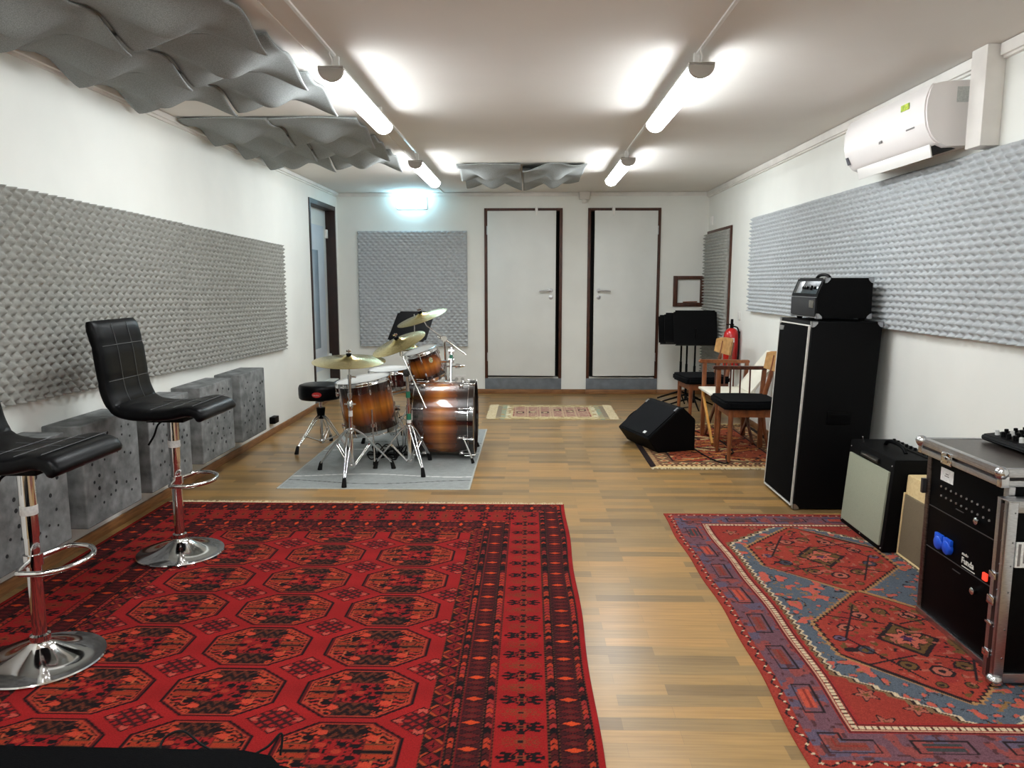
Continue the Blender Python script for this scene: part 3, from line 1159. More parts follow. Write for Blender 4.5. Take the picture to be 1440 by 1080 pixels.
def red_rug(X, Y):
    x0, x1, y0, y1 = RR
    C = np.zeros(X.shape + (3,))
    base = L3(136, 22, 22)
    BK, BR, OR, PK, DR_, MR_ = L3(16, 6, 9), L3(58, 24, 18), L3(156, 48, 26), L3(150, 48, 42), L3(84, 12, 14), L3(42, 12, 12)
    C[:] = base
    # field
    fx = (X + 1.005) / 0.4485
    fy = (Y - 3.845) / 0.3115
    ix, iy = np.round(fx), np.round(fy)
    u = (fx - ix) * 0.4485 / 0.188
    v = (fy - iy) * 0.3115 / 0.147
    au, av = np.abs(u), np.abs(v)
    n = np.maximum(np.maximum(au, av), (au + av) / 1.45)
    infield = (X > -1.70) & (X < -0.315) & (Y < 4.01)
    g = infield & (n < 1)
    paint(C, g, BK)
    paint(C, infield & (n < 0.955), DR_)
    paint(C, infield & (n < 0.93), L3(150, 50, 34))
    paint(C, infield & (n < 0.90), BR)
    ins = infield & (n < 0.90)
    # slanted stripes in the four corners
    q_ = v * 7.2 + np.sign(v) * au * 1.5 + 0.25 * np.sin(au * 26)
    st_ = np.floor(q_ + 40)
    fr_ = q_ + 40 - st_
    side = au > 0.34
    paint(C, ins & side, L3(30, 10, 10))
    paint(C, ins & side & (fr_ > 0.42) & (fr_ < 0.92), OR)
    paint(C, ins & side & (fr_ > 0.42) & (fr_ < 0.92) & (hsh(st_, 3) > 0.5), L3(150, 38, 28))
    paint(C, ins & side & (n > 0.84) & (n < 0.87), L3(150, 58, 34))
    paint(C, ins & side & (np.abs(au - 0.60) < 0.02) & (av < 0.5), L3(160, 74, 44))
    # inner cross arms
    arm = ins & (av < 0.30) & (au > 0.42) & (au < 0.86)
    paint(C, arm & (np.abs(av - 0.15) < 0.11), L3(92, 46, 26))
    paint(C, arm & (np.abs(av - 0.15) < 0.07), OR * 0.8)
    paint(C, ins & (av < 0.03) & (au > 0.42), BK)
    # zig-zag brown columns top and bottom
    zz = ins & (au < 0.30) & (av > 0.42)
    zpat = np.abs(((v * 7 + np.abs(((u * 9) % 2) - 1) * 1.4) % 2) - 1)
    paint(C, zz, L3(50, 22, 17))
    paint(C, zz & (zpat < 0.35), L3(24, 10, 9))
    paint(C, zz & (np.abs(zpat - 0.8) < 0.1), L3(98, 42, 22))
    # centre field with small ovals
    ce = ins & (au < 0.42) & (av < 0.42)
    paint(C, ce, base * 0.9)
    paint(C, ce & (noise2(X, Y, 110, 3) > 0.66), L3(52, 12, 12))
    paint(C, ins & (noise2(X, Y, 130, 5) > 0.80), BK)
    paint(C, ce & ((au > 0.39) | (av > 0.39)), L3(90, 24, 20))
    for k, (cx, cy) in enumerate([(-0.27, 0.2), (0.05, 0.24), (0.28, 0.18), (-0.28, -0.14), (-0.05, -0.2), (0.26, -0.2), (0.0, 0.0), (-0.33, 0.03), (0.34, 0.0)]):
        e = ((u - cx) / 0.085) ** 2 + ((v - cy) / 0.075) ** 2 < 1
        paint(C, ce & e, BK if k % 3 else L3(150, 46, 30))
    for k, (cx, cy) in enumerate([(-0.34, 0.62), (0.33, 0.66), (-0.36, -0.6), (0.35, -0.62), (0.5, 0.45), (-0.5, -0.42), (0.52, -0.4), (-0.52, 0.44)]):
        e = ((u - cx) / 0.10) ** 2 + ((v - cy) / 0.09) ** 2 < 1
        paint(C, ins & e, [L3(170, 56, 36), L3(18, 6, 8)][k % 2])
    # small star motifs between
    gx, gy = fx - 0.5, fy - 0.5
    u2 = (gx - np.round(gx)) * 0.4485
    v2 = (gy - np.round(gy)) * 0.3115
    r2 = np.abs(u2) / 0.095 + np.abs(v2) / 0.078
    s2 = infield & (r2 < 1) & (n > 1.03)
    lat = (np.abs((((u2 / 0.020 + v2 / 0.017) % 2) - 1)) < 0.42) | (np.abs((((u2 / 0.020 - v2 / 0.017) % 2) - 1)) < 0.42)
    paint(C, s2 & lat, L3(52, 14, 16))
    paint(C, s2 & (r2 > 0.66) & ((np.abs(u2) < 0.014) | (np.abs(v2) < 0.011)), L3(164, 66, 54))
    paint(C, s2 & (r2 > 0.9) & ((np.abs(u2) < 0.012) | (np.abs(v2) < 0.010) | (r2 > 0.95)), BK)
    # ---- borders
    d = np.minimum(np.minimum(x1 - X, X - x0), np.minimum(y1 - Y, Y - y0))
    hor = (np.minimum(y1 - Y, Y - y0) < np.minimum(x1 - X, X - x0))
    tt = np.where(hor, X, Y)

    def line(a, w=0.006, c=L3(84, 40, 24)):
        m_ = np.abs(d - a) < w / 2
        paint(C, m_, c)
        paint(C, m_ & ((np.floor(tt / 0.008) % 2) == 0), BK)

    def chev(a, b):
        m_ = (d > a) & (d < b)
        q = (d - (a + b) / 2) / ((b - a) / 2)
        ph = tt / 0.026 + np.abs(q) * 0.55
        k = np.floor(ph)
        fr = ph - k
        hh = hsh(k, 1)
        paint(C, m_, BK)
        sel = m_ & (fr > 0.22) & (np.abs(q) < 0.85)
        paint(C, sel & (hh > 0.70), OR)
        paint(C, sel & (hh > 0.5) & (hh <= 0.70), L3(140, 38, 34))
        paint(C, sel & (hh > 0.2) & (hh <= 0.5), L3(66, 16, 16))

    def dia(a, b, per):
        m_ = (d > a) & (d < b)
        q = np.abs(d - (a + b) / 2) / ((b - a) / 2)
        ph = tt / per
        k = np.floor(ph)
        w_ = np.abs(ph - k - 0.5) * 2
        paint(C, m_, L3(54, 15, 17))
        s = q * 0.85 + w_
        paint(C, m_ & (s < 1.02), BK)
        paint(C, m_ & (s < 0.88), L3(82, 18, 18))
        o_ = (k % 4 == 0)
        paint(C, m_ & (s < 0.72) & o_, L3(186, 62, 26))
        paint(C, m_ & (s < 0.3) & ~o_, L3(78, 30, 24))

    def burst(a, b, per):
        m_ = (d > a) & (d < b)
        q = (d - (a + b) / 2) / ((b - a) / 2)
        ph = tt / per
        k = np.floor(ph)
        w_ = (ph - k - 0.5) * 2
        dark = (k % 2 == 0)
        rr = np.sqrt(q * q + w_ * w_)
        w2 = w_ * 0.9
        dd = np.full(q.shape, 9.0)
        for a_ in (0, 0.62, 1.57, 2.52):
            ca_, sa_ = math.cos(a_), math.sin(a_)
            al = q * ca_ + w2 * sa_
            pe = np.abs(-q * sa_ + w2 * ca_)
            wid = 0.05 + 0.10 * np.clip((np.abs(al) - 0.45) / 0.4, 0, 1) * (np.abs(al) < 0.9)
            dd = np.minimum(dd, np.where(np.abs(al) < 0.94, pe - wid, 9.0))
            # barbs branching from each spoke
            pb = np.abs(pe - (0.80 - np.abs(al)) * 0.55)
            dd = np.minimum(dd, np.where((np.abs(al) > 0.35) & (np.abs(al) < 0.8), pb - 0.035, 9.0))
        core = (np.abs(q) < 0.2) & (np.abs(w_) < 0.24)
        dk = L3(20, 8, 10)
        og = L3(112, 48, 26)
        paint(C, m_ & (dd < 0.02) & dark, dk)
        paint(C, m_ & (np.abs(dd - 0.01) < 0.028) & ~dark, og)
        paint(C, m_ & core, L3(120, 50, 30))
        paint(C, m_ & core & (np.abs(q) < 0.12) & (np.abs(w_) < 0.12), dk)

    def loz(a, b, per):
        m_ = (d > a) & (d < b)
        q = (d - (a + b) / 2) / ((b - a) / 2)
        ph = tt / per
        k = np.floor(ph)
        w_ = (ph - k - 0.5) * 2
        s = np.abs(q) + np.abs(w_)
        paint(C, m_, L3(112, 18, 20))
        paint(C, m_ & (s > 1.12), L3(150, 56, 28))
        paint(C, m_ & (s > 1.12) & ((k + (q > 0)) % 2 == 0), L3(30, 10, 9))
        paint(C, m_ & (s > 1.55), L3(30, 10, 9))
        paint(C, m_ & (np.abs(s - 1.05) < 0.09), BK)
        paint(C, m_ & (np.abs(s - 0.72) < 0.05), L3(70, 18, 18))
        paint(C, m_ & (np.abs(q) < 0.1) & (np.abs(w_) < 0.42), BK)
        paint(C, m_ & (np.abs(q) < 0.3) & (np.abs(w_) < 0.1), BK)
    bord = ~infield
    C[bord & (d > 0.02)] = L3(98, 14, 17)
    chev(0.024, 0.044)
    dia(0.050, 0.118, 0.033)
    chev(0.125, 0.149)
    mz = (d > 0.157) & (d < 0.316)
    paint(C, mz, base)
    burst(0.160, 0.313, 0.074)
    chev(0.325, 0.349)
    dia(0.357, 0.424, 0.033)
    chev(0.432, 0.455)
    loz(0.464, 0.522, 0.060)
    for a in (0.022, 0.047, 0.122, 0.153, 0.319, 0.353, 0.428, 0.459, 0.526):
        line(a)
    # pile variation between dye lots
    C *= (0.93 + 0.10 * np.sin(Y * 31 + np.sin(X * 3) * 0.8) * np.sin(Y * 7.3 + 1))[..., None]
    return C


RR = (-2.224, 0.214, -0.1, 4.405)
rug_r = rug('oriental_rug', RR[0], RR[1], 1.35, RR[3], 0.0042, red_rug, RUGM,
            'large deep red oriental rug with rows of octagon medallions, in front of the drums', z=0.002, thick=0.006,
            wav=lambda X, Y: (X + 0.004 * np.sin(Y * 7) * (X > 0.1), Y + 0.004 * np.sin(X * 5) * (Y > 4.2)))
bm = NB()
rr = random.Random(3)
x = RR[0] + 0.01
while x < RR[1] - 0.005:
    l = rr.uniform(0.035, 0.06)
    sk = rr.uniform(-0.016, 0.016)
    y = RR[3] - 0.004
    tube(bm, [(x, y, 0.006), (x + sk * 0.6, y + l * 0.6, 0.0045), (x + sk, y + l, 0.003)], [0.0036, 0.003, 0.0012], 5)
    x += 0.0062
fr = obj('fringe', bm, mat('cream_fringe', S(214, 200, 166), S(190, 174, 138), 60, 0.9), rug_r)
fr['kind'] = 'stuff'


def poly_sd(X, Y, pts):
    """signed distance-like (negative inside) for convex polygon pts ccw"""
    d = np.full(X.shape, -1e9)
    n = len(pts)
    for i in range(n):
        ax, ay = pts[i]
        bx, by = pts[(i + 1) % n]
        ex, ey = bx - ax, by - ay
        l = math.hypot(ex, ey)
        d = np.maximum(d, ((X - ax) * ey - (Y - ay) * ex) / l)
    return d


def side_rug(X, Y):
    cx = 1.44
    C = np.zeros(X.shape + (3,))
    RD, BL, CRM, DK, OR, OL, VI, PK = L3(136, 48, 38), L3(78, 85, 94), L3(190, 168, 138), L3(36, 24, 26), L3(160, 64, 42), L3(92, 66, 36), L3(98, 66, 74), L3(158, 86, 70)
    C[:] = L3(130, 42, 36)
    A = np.abs(X - cx)
    xe0, xe1, ye0, ye1 = SR
    d = np.minimum(np.minimum(X - xe0, xe1 - X), np.minimum(Y - ye0, ye1 - Y))
    hor = np.minimum(Y - ye0, ye1 - Y) < np.minimum(X - xe0, xe1 - X)
    t = np.where(hor, X, Y)
    na, nb, nc = noise2(X, Y, 34, 1), noise2(X, Y, 60, 2), noise2(X, Y, 14, 3)
    # outer guard: red edge, running dark hooks
    g1 = d < 0.045
    paint(C, g1, RD)
    zig = np.abs(((t / 0.045) % 2) - 1)
    paint(C, g1 & (d > 0.014) & (np.abs((d - 0.016) / 0.026 - zig) < 0.16), DK)
    dots = ((((t / 0.045) % 1) - 0.5) ** 2 * 0.045 ** 2 + (d - 0.03) ** 2) < 0.005 ** 2
    paint(C, dots, CRM)
    # main border: violet/blue ground with cartouches
    mb = (d >= 0.045) & (d < 0.175)
    paint(C, mb, VI)
    paint(C, mb & (nc > 0.62), L3(84, 72, 88))
    paint(C, mb & (na > 0.66), L3(126, 62, 58))
    paint(C, mb & (nb > 0.8), L3(74, 44, 46))
    per = 0.27
    ph = t / per
    k = np.floor(ph)
    w_ = (ph - k - 0.5) * per
    q = d - 0.11
    cart = mb & (np.abs(q) < 0.034) & (np.abs(w_) < 0.085)
    paint(C, cart & ((np.abs(q) > 0.027) | (np.abs(w_) > 0.077)), DK)
    ci = mb & (np.abs(q) < 0.020) & (np.abs(w_) < 0.055)
    hk = hsh(k, 5)
    paint(C, ci & (hk < 0.4), L3(54, 56, 56))
    paint(C, ci & (hk >= 0.4) & (hk < 0.75), L3(164, 68, 50))
    paint(C, ci & (hk >= 0.75), L3(110, 56, 48))
    paint(C, ci & (np.abs(q) < 0.004), L3(120, 44, 36))
    # inner guards
    ig = (d >= 0.175) & (d < 0.235)
    paint(C, ig, L3(134, 40, 36))
    paint(C, ig & (np.abs(d - 0.181) < 0.003), DK)
    paint(C, ig & (np.abs(d - 0.205) < 0.0085), CRM)
    tt = np.abs(((t / 0.02) % 1) - 0.5)
    paint(C, ig & (np.abs(d - 0.203) < 0.0085) & (tt < 0.14), L3(70, 36, 30))
    paint(C, ig & (np.abs(d - 0.190) < 0.002), CRM * 0.8)
    paint(C, ig & (np.abs(d - 0.219) < 0.003), DK)
    # field: red spandrels with little flowers
    fld = d >= 0.235
    paint(C, fld, RD * 0.95)
    fl = (((X / 0.13) % 1 - 0.5) * 0.13) ** 2 + (((Y / 0.16 + np.floor(X / 0.13) * 0.5) % 1 - 0.5) * 0.16) ** 2
    an = np.arctan2(((Y / 0.16 + np.floor(X / 0.13) * 0.5) % 1 - 0.5) * 0.16, ((X / 0.13) % 1 - 0.5) * 0.13)
    fr_ = np.sqrt(fl) * (1 + 0.35 * np.cos(an * 5))
    paint(C, fld & (fr_ < 0.030), DK)
    paint(C, fld & (fr_ < 0.024), PK * 0.85)
    paint(C, fld & (fr_ < 0.010), OL)
    # blue elongated hexagon with stepped light outline
    jag = 0.008 * (np.abs(((Y / 0.022) % 2) - 1) * 2 - 1)
    hexo = poly_sd(A, Y, [(-0.6, 2.105), (0.02, 2.105), (0.40, 2.46), (0.40, 3.74), (0.02, 4.09), (-0.6, 4.09)])
    ho = fld & (hexo + jag < 0)
    paint(C, fld & (hexo + jag < 0.012) & ~ho, L3(110, 84, 58))
    paint(C, ho, BL)
    paint(C, ho & (hexo + jag > -0.016), CRM * 0.92)
    paint(C, ho & (hexo + jag > -0.006), DK)
    fine = ho & (hexo + jag < -0.02)
    paint(C, fine & (na > 0.72), L3(170, 80, 66))
    paint(C, fine & (na > 0.62) & (na <= 0.66), DK)
    paint(C, fine & (nb > 0.86), L3(124, 92, 56))
    # two red diamond/hexagon medallions
    for (yc, hh) in ((3.575, 0.435), (2.715, 0.435)):
        jg = 0.006 * (np.abs(((X / 0.02 + Y / 0.02) % 2) - 1) * 2 - 1)
        md = poly_sd(A, Y, [(-0.6, yc - hh), (0.015, yc - hh), (0.315, yc - 0.13), (0.315, yc + 0.13), (0.015, yc + hh), (-0.6, yc + hh)])
        inn = fld & (md + jg < 0)
        paint(C, fld & (md + jg < 0.012) & ~inn, L3(150, 110, 70))
        paint(C, inn, L3(142, 52, 40))
        paint(C, inn & (md + jg > -0.010), DK)
        paint(C, inn & (nc > 0.62) & (md < -0.03), L3(134, 44, 38))
        # diamonds lattice inside
        u, v = A, Y - yc
        r1 = u / 0.11 + np.abs(v) / 0.13
        paint(C, inn & (np.abs(r1 - 1) < 0.1), DK)
        paint(C, inn & (r1 < 0.9), OL)
        rfl = np.sqrt(u * u + v * v) * (1 + 0.3 * np.cos(np.arctan2(v, X - cx) * 6))
        paint(C, inn & (rfl < 0.062), DK)
        paint(C, inn & (rfl < 0.054), L3(172, 88, 70))
        paint(C, inn & (rfl < 0.020), L3(70, 40, 70))
        for (a, b, s, cc_) in ((0.20, 0.09, 0.034, PK), (0.20, -0.09, 0.034, L3(60, 60, 70)), (0.10, 0.20, 0.036, PK), (0.10, -0.20, 0.036, OL), (0.0, 0.24, 0.034, OL), (0.0, -0.24, 0.04, PK),
                               (0.26, 0.0, 0.026, L3(90, 70, 90)), (0.045, 0.32, 0.022, OR), (0.05, -0.33, 0.022, OL)):
            rp = np.abs(u - a) + np.abs(v - b)
            rp2 = np.maximum(rp * 0.72, np.maximum(np.abs(u - a), np.abs(v - b)))
            paint(C, inn & (rp2 < s), DK)
            paint(C, inn & (rp2 < s * 0.76), cc_)
            paint(C, inn & (rp2 < s * 0.3), DK)
        paint(C, inn & (na > 0.80) & (md < -0.03), OL)
        paint(C, inn & (nb > 0.84) & (md < -0.03), DK)
        paint(C, inn & (noise2(X, Y, 48, 8) > 0.82) & (md < -0.03), PK * 0.9)
        # connecting hooks
        hk2 = (np.abs(np.abs(v) - 0.15 - 0.35 * (u - 0.1)) < 0.005) & (u > 0.03) & (u < 0.24)
        paint(C, inn & hk2, DK)
        hk3 = (np.abs(u - 0.235 + 0.5 * np.abs(v)) < 0.005) & (np.abs(v) < 0.3)
        paint(C, inn & hk3 & (md < -0.02), DK)
    C *= (0.9 + 0.2 * noise2(X, Y, 160, 9))[..., None]
    return C


SR = (0.795, 2.085, 1.93, 4.25)
rug('oriental_rug', SR[0], SR[1], SR[2], SR[3], 0.0042, side_rug, RUGM,
    'red and blue oriental rug with two medallions under the amplifiers and flight case', z=0.001, thick=0.004,
    wav=lambda X, Y: (X + (0.012 * np.sin(Y * 2.6 + 0.6) + 0.004 * np.sin(Y * 11)) * np.clip((1.5 - X) / 0.5, 0, 1), Y))


def drum_rug(X, Y):
    C = np.zeros(X.shape + (3,))
    C[:] = L3(150, 154, 152)
    C *= (0.93 + 0.14 * noise2(X, Y, 40, 1))[..., None]
    y = Y - 4.74
    w1 = 0.34 + 0.035 * np.sin(X * 5.2 + 1.2)
    paint(C, np.abs(y - w1) < 0.007, L3(226, 226, 222))
    w2 = 0.17 + 0.05 * np.sin(X * 4.6 + 3.3)
    paint(C, np.abs(y - w2) < 0.006, L3(78, 80, 80))
    w3 = 1.1 + 0.06 * np.sin(X * 4 + 0.4)
    paint(C, np.abs(y - w3) < 0.007, L3(226, 226, 222))
    w4 = 1.45 + 0.05 * np.sin(X * 5)
    paint(C, np.abs(y - w4) < 0.006, L3(78, 80, 80))
    d = np.minimum(np.minimum(X + 1.665, -0.388 - X), np.minimum(Y - 4.735, 6.75 - Y))
    paint(C, d < 0.012, L3(176, 178, 172))
    return C


rug('drum_rug', -1.665, -0.388, 4.735, 6.75, 0.008, drum_rug, RUGM, 'flat grey rug with white and dark wavy lines under the drum kit', z=0.001, thick=0.0025)


def mat_rug(X, Y):
    x0, x1, y0, y1 = MRG
    C = np.zeros(X.shape + (3,))
    OR, BR, DK, CR, TN = L3(176, 104, 52), L3(104, 52, 34), L3(34, 24, 24), L3(206, 176, 124), L3(150, 84, 48)
    C[:] = TN
    d = np.minimum(np.minimum(X - x0, x1 - X), np.minimum(Y - y0, y1 - Y))
    hor = np.minimum(Y - y0, y1 - Y) < np.minimum(X - x0, x1 - X)
    t = np.where(hor, X, Y)
    paint(C, d < 0.045, DK)
    paint(C, (d < 0.05) & hor, CR)
    m1 = (d >= 0.045) & (d < 0.075)
    paint(C, m1, CR)
    paint(C, m1 & ((np.floor(t / 0.018) % 2) == 0), BR)
    m2 = (d >= 0.075) & (d < 0.19)
    paint(C, m2, L3(120, 84, 60))
    q = (d - 0.132) / 0.057
    w_ = ((t / 0.10) % 1 - 0.5) * 2
    s = np.abs(q) + np.abs(w_)
    paint(C, m2 & (s < 0.95), DK)
    paint(C, m2 & (s < 0.72), CR)
    paint(C, m2 & (s < 0.42), L3(150, 62, 40))
    paint(C, (d >= 0.19) & (d < 0.205), DK)
    f = d >= 0.205
    u = ((X - 1.475) / 0.46)
    v = (((Y - y0) / 0.42) % 1 - 0.5) * 2
    s = np.abs(u) * 1.1 + np.abs(v)
    paint(C, f, L3(142, 66, 42))
    for k, (a, c) in enumerate(((1.0, DK), (0.93, OR), (0.72, DK), (0.66, L3(150, 60, 40)), (0.45, DK), (0.40, CR * 0.8), (0.22, BR))):
        paint(C, f & (s < a), c)
    n = noise2(X, Y, 40, 4)
    paint(C, f & (n > 0.78), DK)
    paint(C, f & (n < 0.13), CR * 0.8)
    return C


MRG = (0.89, 2.07, 5.34, 7.05)
mr_ = rug('oriental_rug', MRG[0], MRG[1], MRG[2], MRG[3], 0.008, mat_rug, RUGM, 'brown and orange patterned rug under the floor monitor and chairs', z=0.001, thick=0.005)
bm = NB()
x = MRG[0]
while x < MRG[1]:
    l = rr.uniform(0.03, 0.05)
    for (y, s) in ((MRG[2] + 0.003, -1), (MRG[3] - 0.003, 1)):
        sk = rr.uniform(-0.012, 0.012)
        tube(bm, [(x, y, 0.005), (x + sk, y + s * l, 0.003)], [0.004, 0.0015], 4)
    x += 0.008
obj('fringe', bm, MATS['cream_fringe'], mr_)['kind'] = 'stuff'


def kilim(X, Y):
    x0, x1, y0, y1 = KR
    C = np.zeros(X.shape + (3,))
    CR, PK, GN, BN, DK = L3(206, 188, 146), L3(166, 126, 112), L3(150, 162, 140), L3(160, 130, 92), L3(86, 62, 60)
    C[:] = CR
    dx = np.minimum(X - x0, x1 - X)
    dy = np.minimum(Y - y0, y1 - Y)
    paint(C, dx < 0.05, L3(146, 132, 112))
    paint(C, (dx >= 0.05) & (dx < 0.10), GN)
    paint(C, (dx >= 0.10) & (dx < 0.15), L3(214, 204, 172))
    n = noise2(X, Y, 30, 2)
    paint(C, (dx >= 0.05) & (n > 0.62), L3(174, 150, 112))
    paint(C, (dy < 0.10) & (((np.floor(X / 0.05) + np.floor(Y / 0.05)) % 2) == 0), L3(184, 166, 122))
    inn = (dx > 0.17) & (dy > 0.13)
    paint(C, inn, PK)
    paint(C, inn & ((dx < 0.185) | (dy < 0.145)), L3(150, 84, 76))
    per = (x1 - x0 - 0.36) / 6
    c = np.floor((X - x0 - 0.18) / per)
    w = ((X - x0 - 0.18) / per - c - 0.5) * 2
    vb = (Y - (y0 + y1) / 2) / 0.25
    s = np.abs(w)
    paint(C, inn & (np.abs(s - 0.8) < 0.1), L3(188, 162, 132))
    off = (hsh(c, 3) - 0.5) * 0.9
    paint(C, inn & (s < 0.62) & (np.abs(vb - off) < 0.22), DK)
    paint(C, inn & (s < 0.35) & (np.abs(vb - off) < 0.10), CR)
    paint(C, inn & (noise2(X, Y, 45, 6) > 0.7), L3(186, 158, 132))
    return C


KR = (-0.34, 0.80, 7.27, 8.11)
kr = rug('kilim_runner', KR[0], KR[1], KR[2], KR[3], 0.008, kilim, RUGM, 'small faded pink and cream runner rug lying before the two white doors', z=0.001, thick=0.004)
bm = NB()
y = KR[2]
while y < KR[3]:
    for (x, s) in ((KR[0] + 0.003, -1), (KR[1] - 0.003, 1)):
        l = rr.uniform(0.08, 0.10)
        sk = rr.uniform(-0.008, 0.008)
        tube(bm, [(x, y, 0.0045), (x + s * l, y + sk, 0.003)], [0.005, 0.003], 4)
    y += 0.010
obj('fringe', bm, MATS['cream_fringe'], kr)['kind'] = 'stuff'


# ================================================================== DRUM KIT
def rotm(rx=0, ry=0, rz=0):
    return Matrix.Rotation(rz, 4, 'Z') @ Matrix.Rotation(ry, 4, 'Y') @ Matrix.Rotation(rx, 4, 'X')


def drum(name, label, R, h, loc, M, nlug, lug_long, shell_m, hoop='metal', head_top=HEADW, head_bot=HEADW, z_axis_shift=0):
    """shell along local Z, centred at origin"""
    t = thing(name, label, 'drum', loc)
    t.rotation_euler = M.to_euler()
    bm = NB()
    lathe(bm, [(R - 0.006, -h / 2), (R, -h / 2 + 0.001), (R, h / 2 - 0.001), (R - 0.006, h / 2)], 56)
    obj('shell', bm, shell_m, t)
    for s, hm in ((1, head_top), (-1, head_bot)):
        bm = NB()
        lathe(bm, [(R + 0.003, s * (h / 2 + 0.002)), (R - 0.004, s * (h / 2 + 0.006)), (R - 0.02, s * (h / 2 + 0.005)), (0, s * (h / 2 + 0.005))], 56)
        obj('head', bm, hm, t)
        bm = NB()
        if hoop == 'metal':
            lathe(bm, [(R + 0.004, s * (h / 2 - 0.018)), (R + 0.013, s * (h / 2 - 0.018)), (R + 0.013, s * (h / 2 - 0.013)), (R + 0.008, s * (h / 2 - 0.008)),
                       (R + 0.008, s * (h / 2 + 0.010)), (R + 0.013, s * (h / 2 + 0.013)), (R + 0.004, s * (h / 2 + 0.014)), (R + 0.004, s * (h / 2 - 0.018))], 56)
            obj('hoop', bm, CHROME, t)
        else:
            lathe(bm, [(R + 0.004, s * (h / 2 - 0.012)), (R + 0.020, s * (h / 2 - 0.012)), (R + 0.021, s * (h / 2 + 0.028)), (R + 0.006, s * (h / 2 + 0.030)), (R + 0.004, s * (h / 2 - 0.012))], 56)
            hp = obj('hoop', bm, mat('dark_lacquer', S(26, 10, 7), None, 10, 0.15, coat=1.0), t)
            bm = NB()
            lathe(bm, [(R + 0.002, s * (h / 2 - 0.016)), (R + 0.010, s * (h / 2 - 0.016)), (R + 0.010, s * (h / 2 - 0.012)), (R + 0.002, s * (h / 2 - 0.012))], 56)
            obj('hoop_rim', bm, CHROME, hp)
    for k in range(nlug):
        a = 2 * PI * (k + 0.5) / nlug
        Mz = Matrix.Rotation(a, 4, 'Z')
        for s in (1, -1):
            bm = NB()
            zl = s * (h / 2 - lug_long - 0.02)
            # lug casting: bullet shape lying on the shell
            box(bm, R - 0.001, R + 0.010, -0.007, 0.007, zl - 0.014, zl + 0.014, 0.003, Mz)
            lathe(bm, [(0.0, -0.02), (0.006, -0.016), (0.0075, 0.0), (0.006, 0.018), (0.0, 0.02)], 10, Mz @ Matrix.Translation((R + 0.013, 0, zl)))
            rod(bm, Mz @ Vector((R + 0.012, 0, zl)), Mz @ Vector((R + 0.012, 0, s * (h / 2 + 0.010))), 0.003, seg=6)
            if hoop != 'metal':
                box(bm, R + 0.006, R + 0.030, -0.011, 0.011, s * (h / 2 + 0.004) - 0.004, s * (h / 2 + 0.004) + 0.026 * s if s > 0 else s * (h / 2 + 0.004) + 0.004, 0.002, Mz)
                rod(bm, Mz @ Vector((R + 0.028, 0, s * (h / 2 - 0.05))), Mz @ Vector((R + 0.028, 0, s * (h / 2 + 0.035))), 0.0045, seg=8)
            obj('lug', bm, CHROME, t)
    return t


def foot(t, leg, p, d=(0, 0, 0), s=1.0):
    bm = NB()
    p = Vector(p)
    tube(bm, [p + Vector((0, 0, 0.0005)), p + Vector((0, 0, 0.006)), p + Vector((d[0], d[1], 0.05 * s)), p + Vector((d[0] * 1.4, d[1] * 1.4, 0.062 * s))], [0.017 * s, 0.017 * s, 0.013 * s, 0.010 * s], 10)
    obj('rubber_foot', bm, RUBBER, leg)


def tripod(t, feet, zc, zb, r=0.007, mid=0.55, double=True, hub=(0, 0)):
    """feet: xy relative; zc collar height where legs start, zb lower collar for braces"""
    c = Vector((hub[0], hub[1], zc))
    b = Vector((hub[0], hub[1], zb))
    for (fx, fy) in feet:
        d = Vector((fx - hub[0], fy - hub[1], 0))
        u = d.normalized()
        side = Vector((-u.y, u.x, 0))
        f = Vector((fx, fy, 0.0)) - u * 0.012
        bm = NB()
        offs = (-0.011, 0.011) if double else (0,)
        for o in offs:
            s0 = c + u * 0.028 + side * o
            p1 = c + d * 0.25 + Vector((0, 0, -zc * 0.12)) + side * o * 1.3
            fin = f + Vector((0, 0, 0.035)) + side * o * 0.4
            tube(bm, [s0, p1, fin] if double else [s0, fin], r * (0.72 if double else 1), 8)
        q = c.lerp(f + Vector((0, 0, 0.035)), mid)
        if double:
            for o in offs:
                rod(bm, b + u * 0.02 + side * o, q + side * o, r * 0.62, seg=8)
        else:
            rod(bm, b + u * 0.02, q, r * 0.75, seg=8)
        lathe(bm, [(0, -0.008), (0.009, -0.008), (0.009, 0.008), (0, 0.008)], 10, Matrix.Translation(q) @ Matrix.Rotation(PI / 2, 4, 'X'))
        leg = obj('leg', bm, CHROME, t)
        foot(t, leg, f, tuple(-u * 0.012))
    bm = NB()
    for z in (zc, zb):
        lathe(bm, [(0.0, z - 0.014), (0.021, z - 0.014), (0.027, z), (0.021, z + 0.014), (0.0, z + 0.014)], 16, Matrix.Translation((hub[0], hub[1], 0)))
    obj('collar', bm, CHROME, t)


def wing(bm, p, ax=(1, 0, 0), s=0.02):
    p = Vector(p)
    ax = Vector(ax).normalized()
    rod(bm, p - ax * s * 0.4, p + ax * s, 0.006, seg=8)
    box(bm, -0.003, 0.003, -0.016, 0.016, -0.006, 0.006, 0.002, Matrix.Translation(p + ax * s * 1.1))


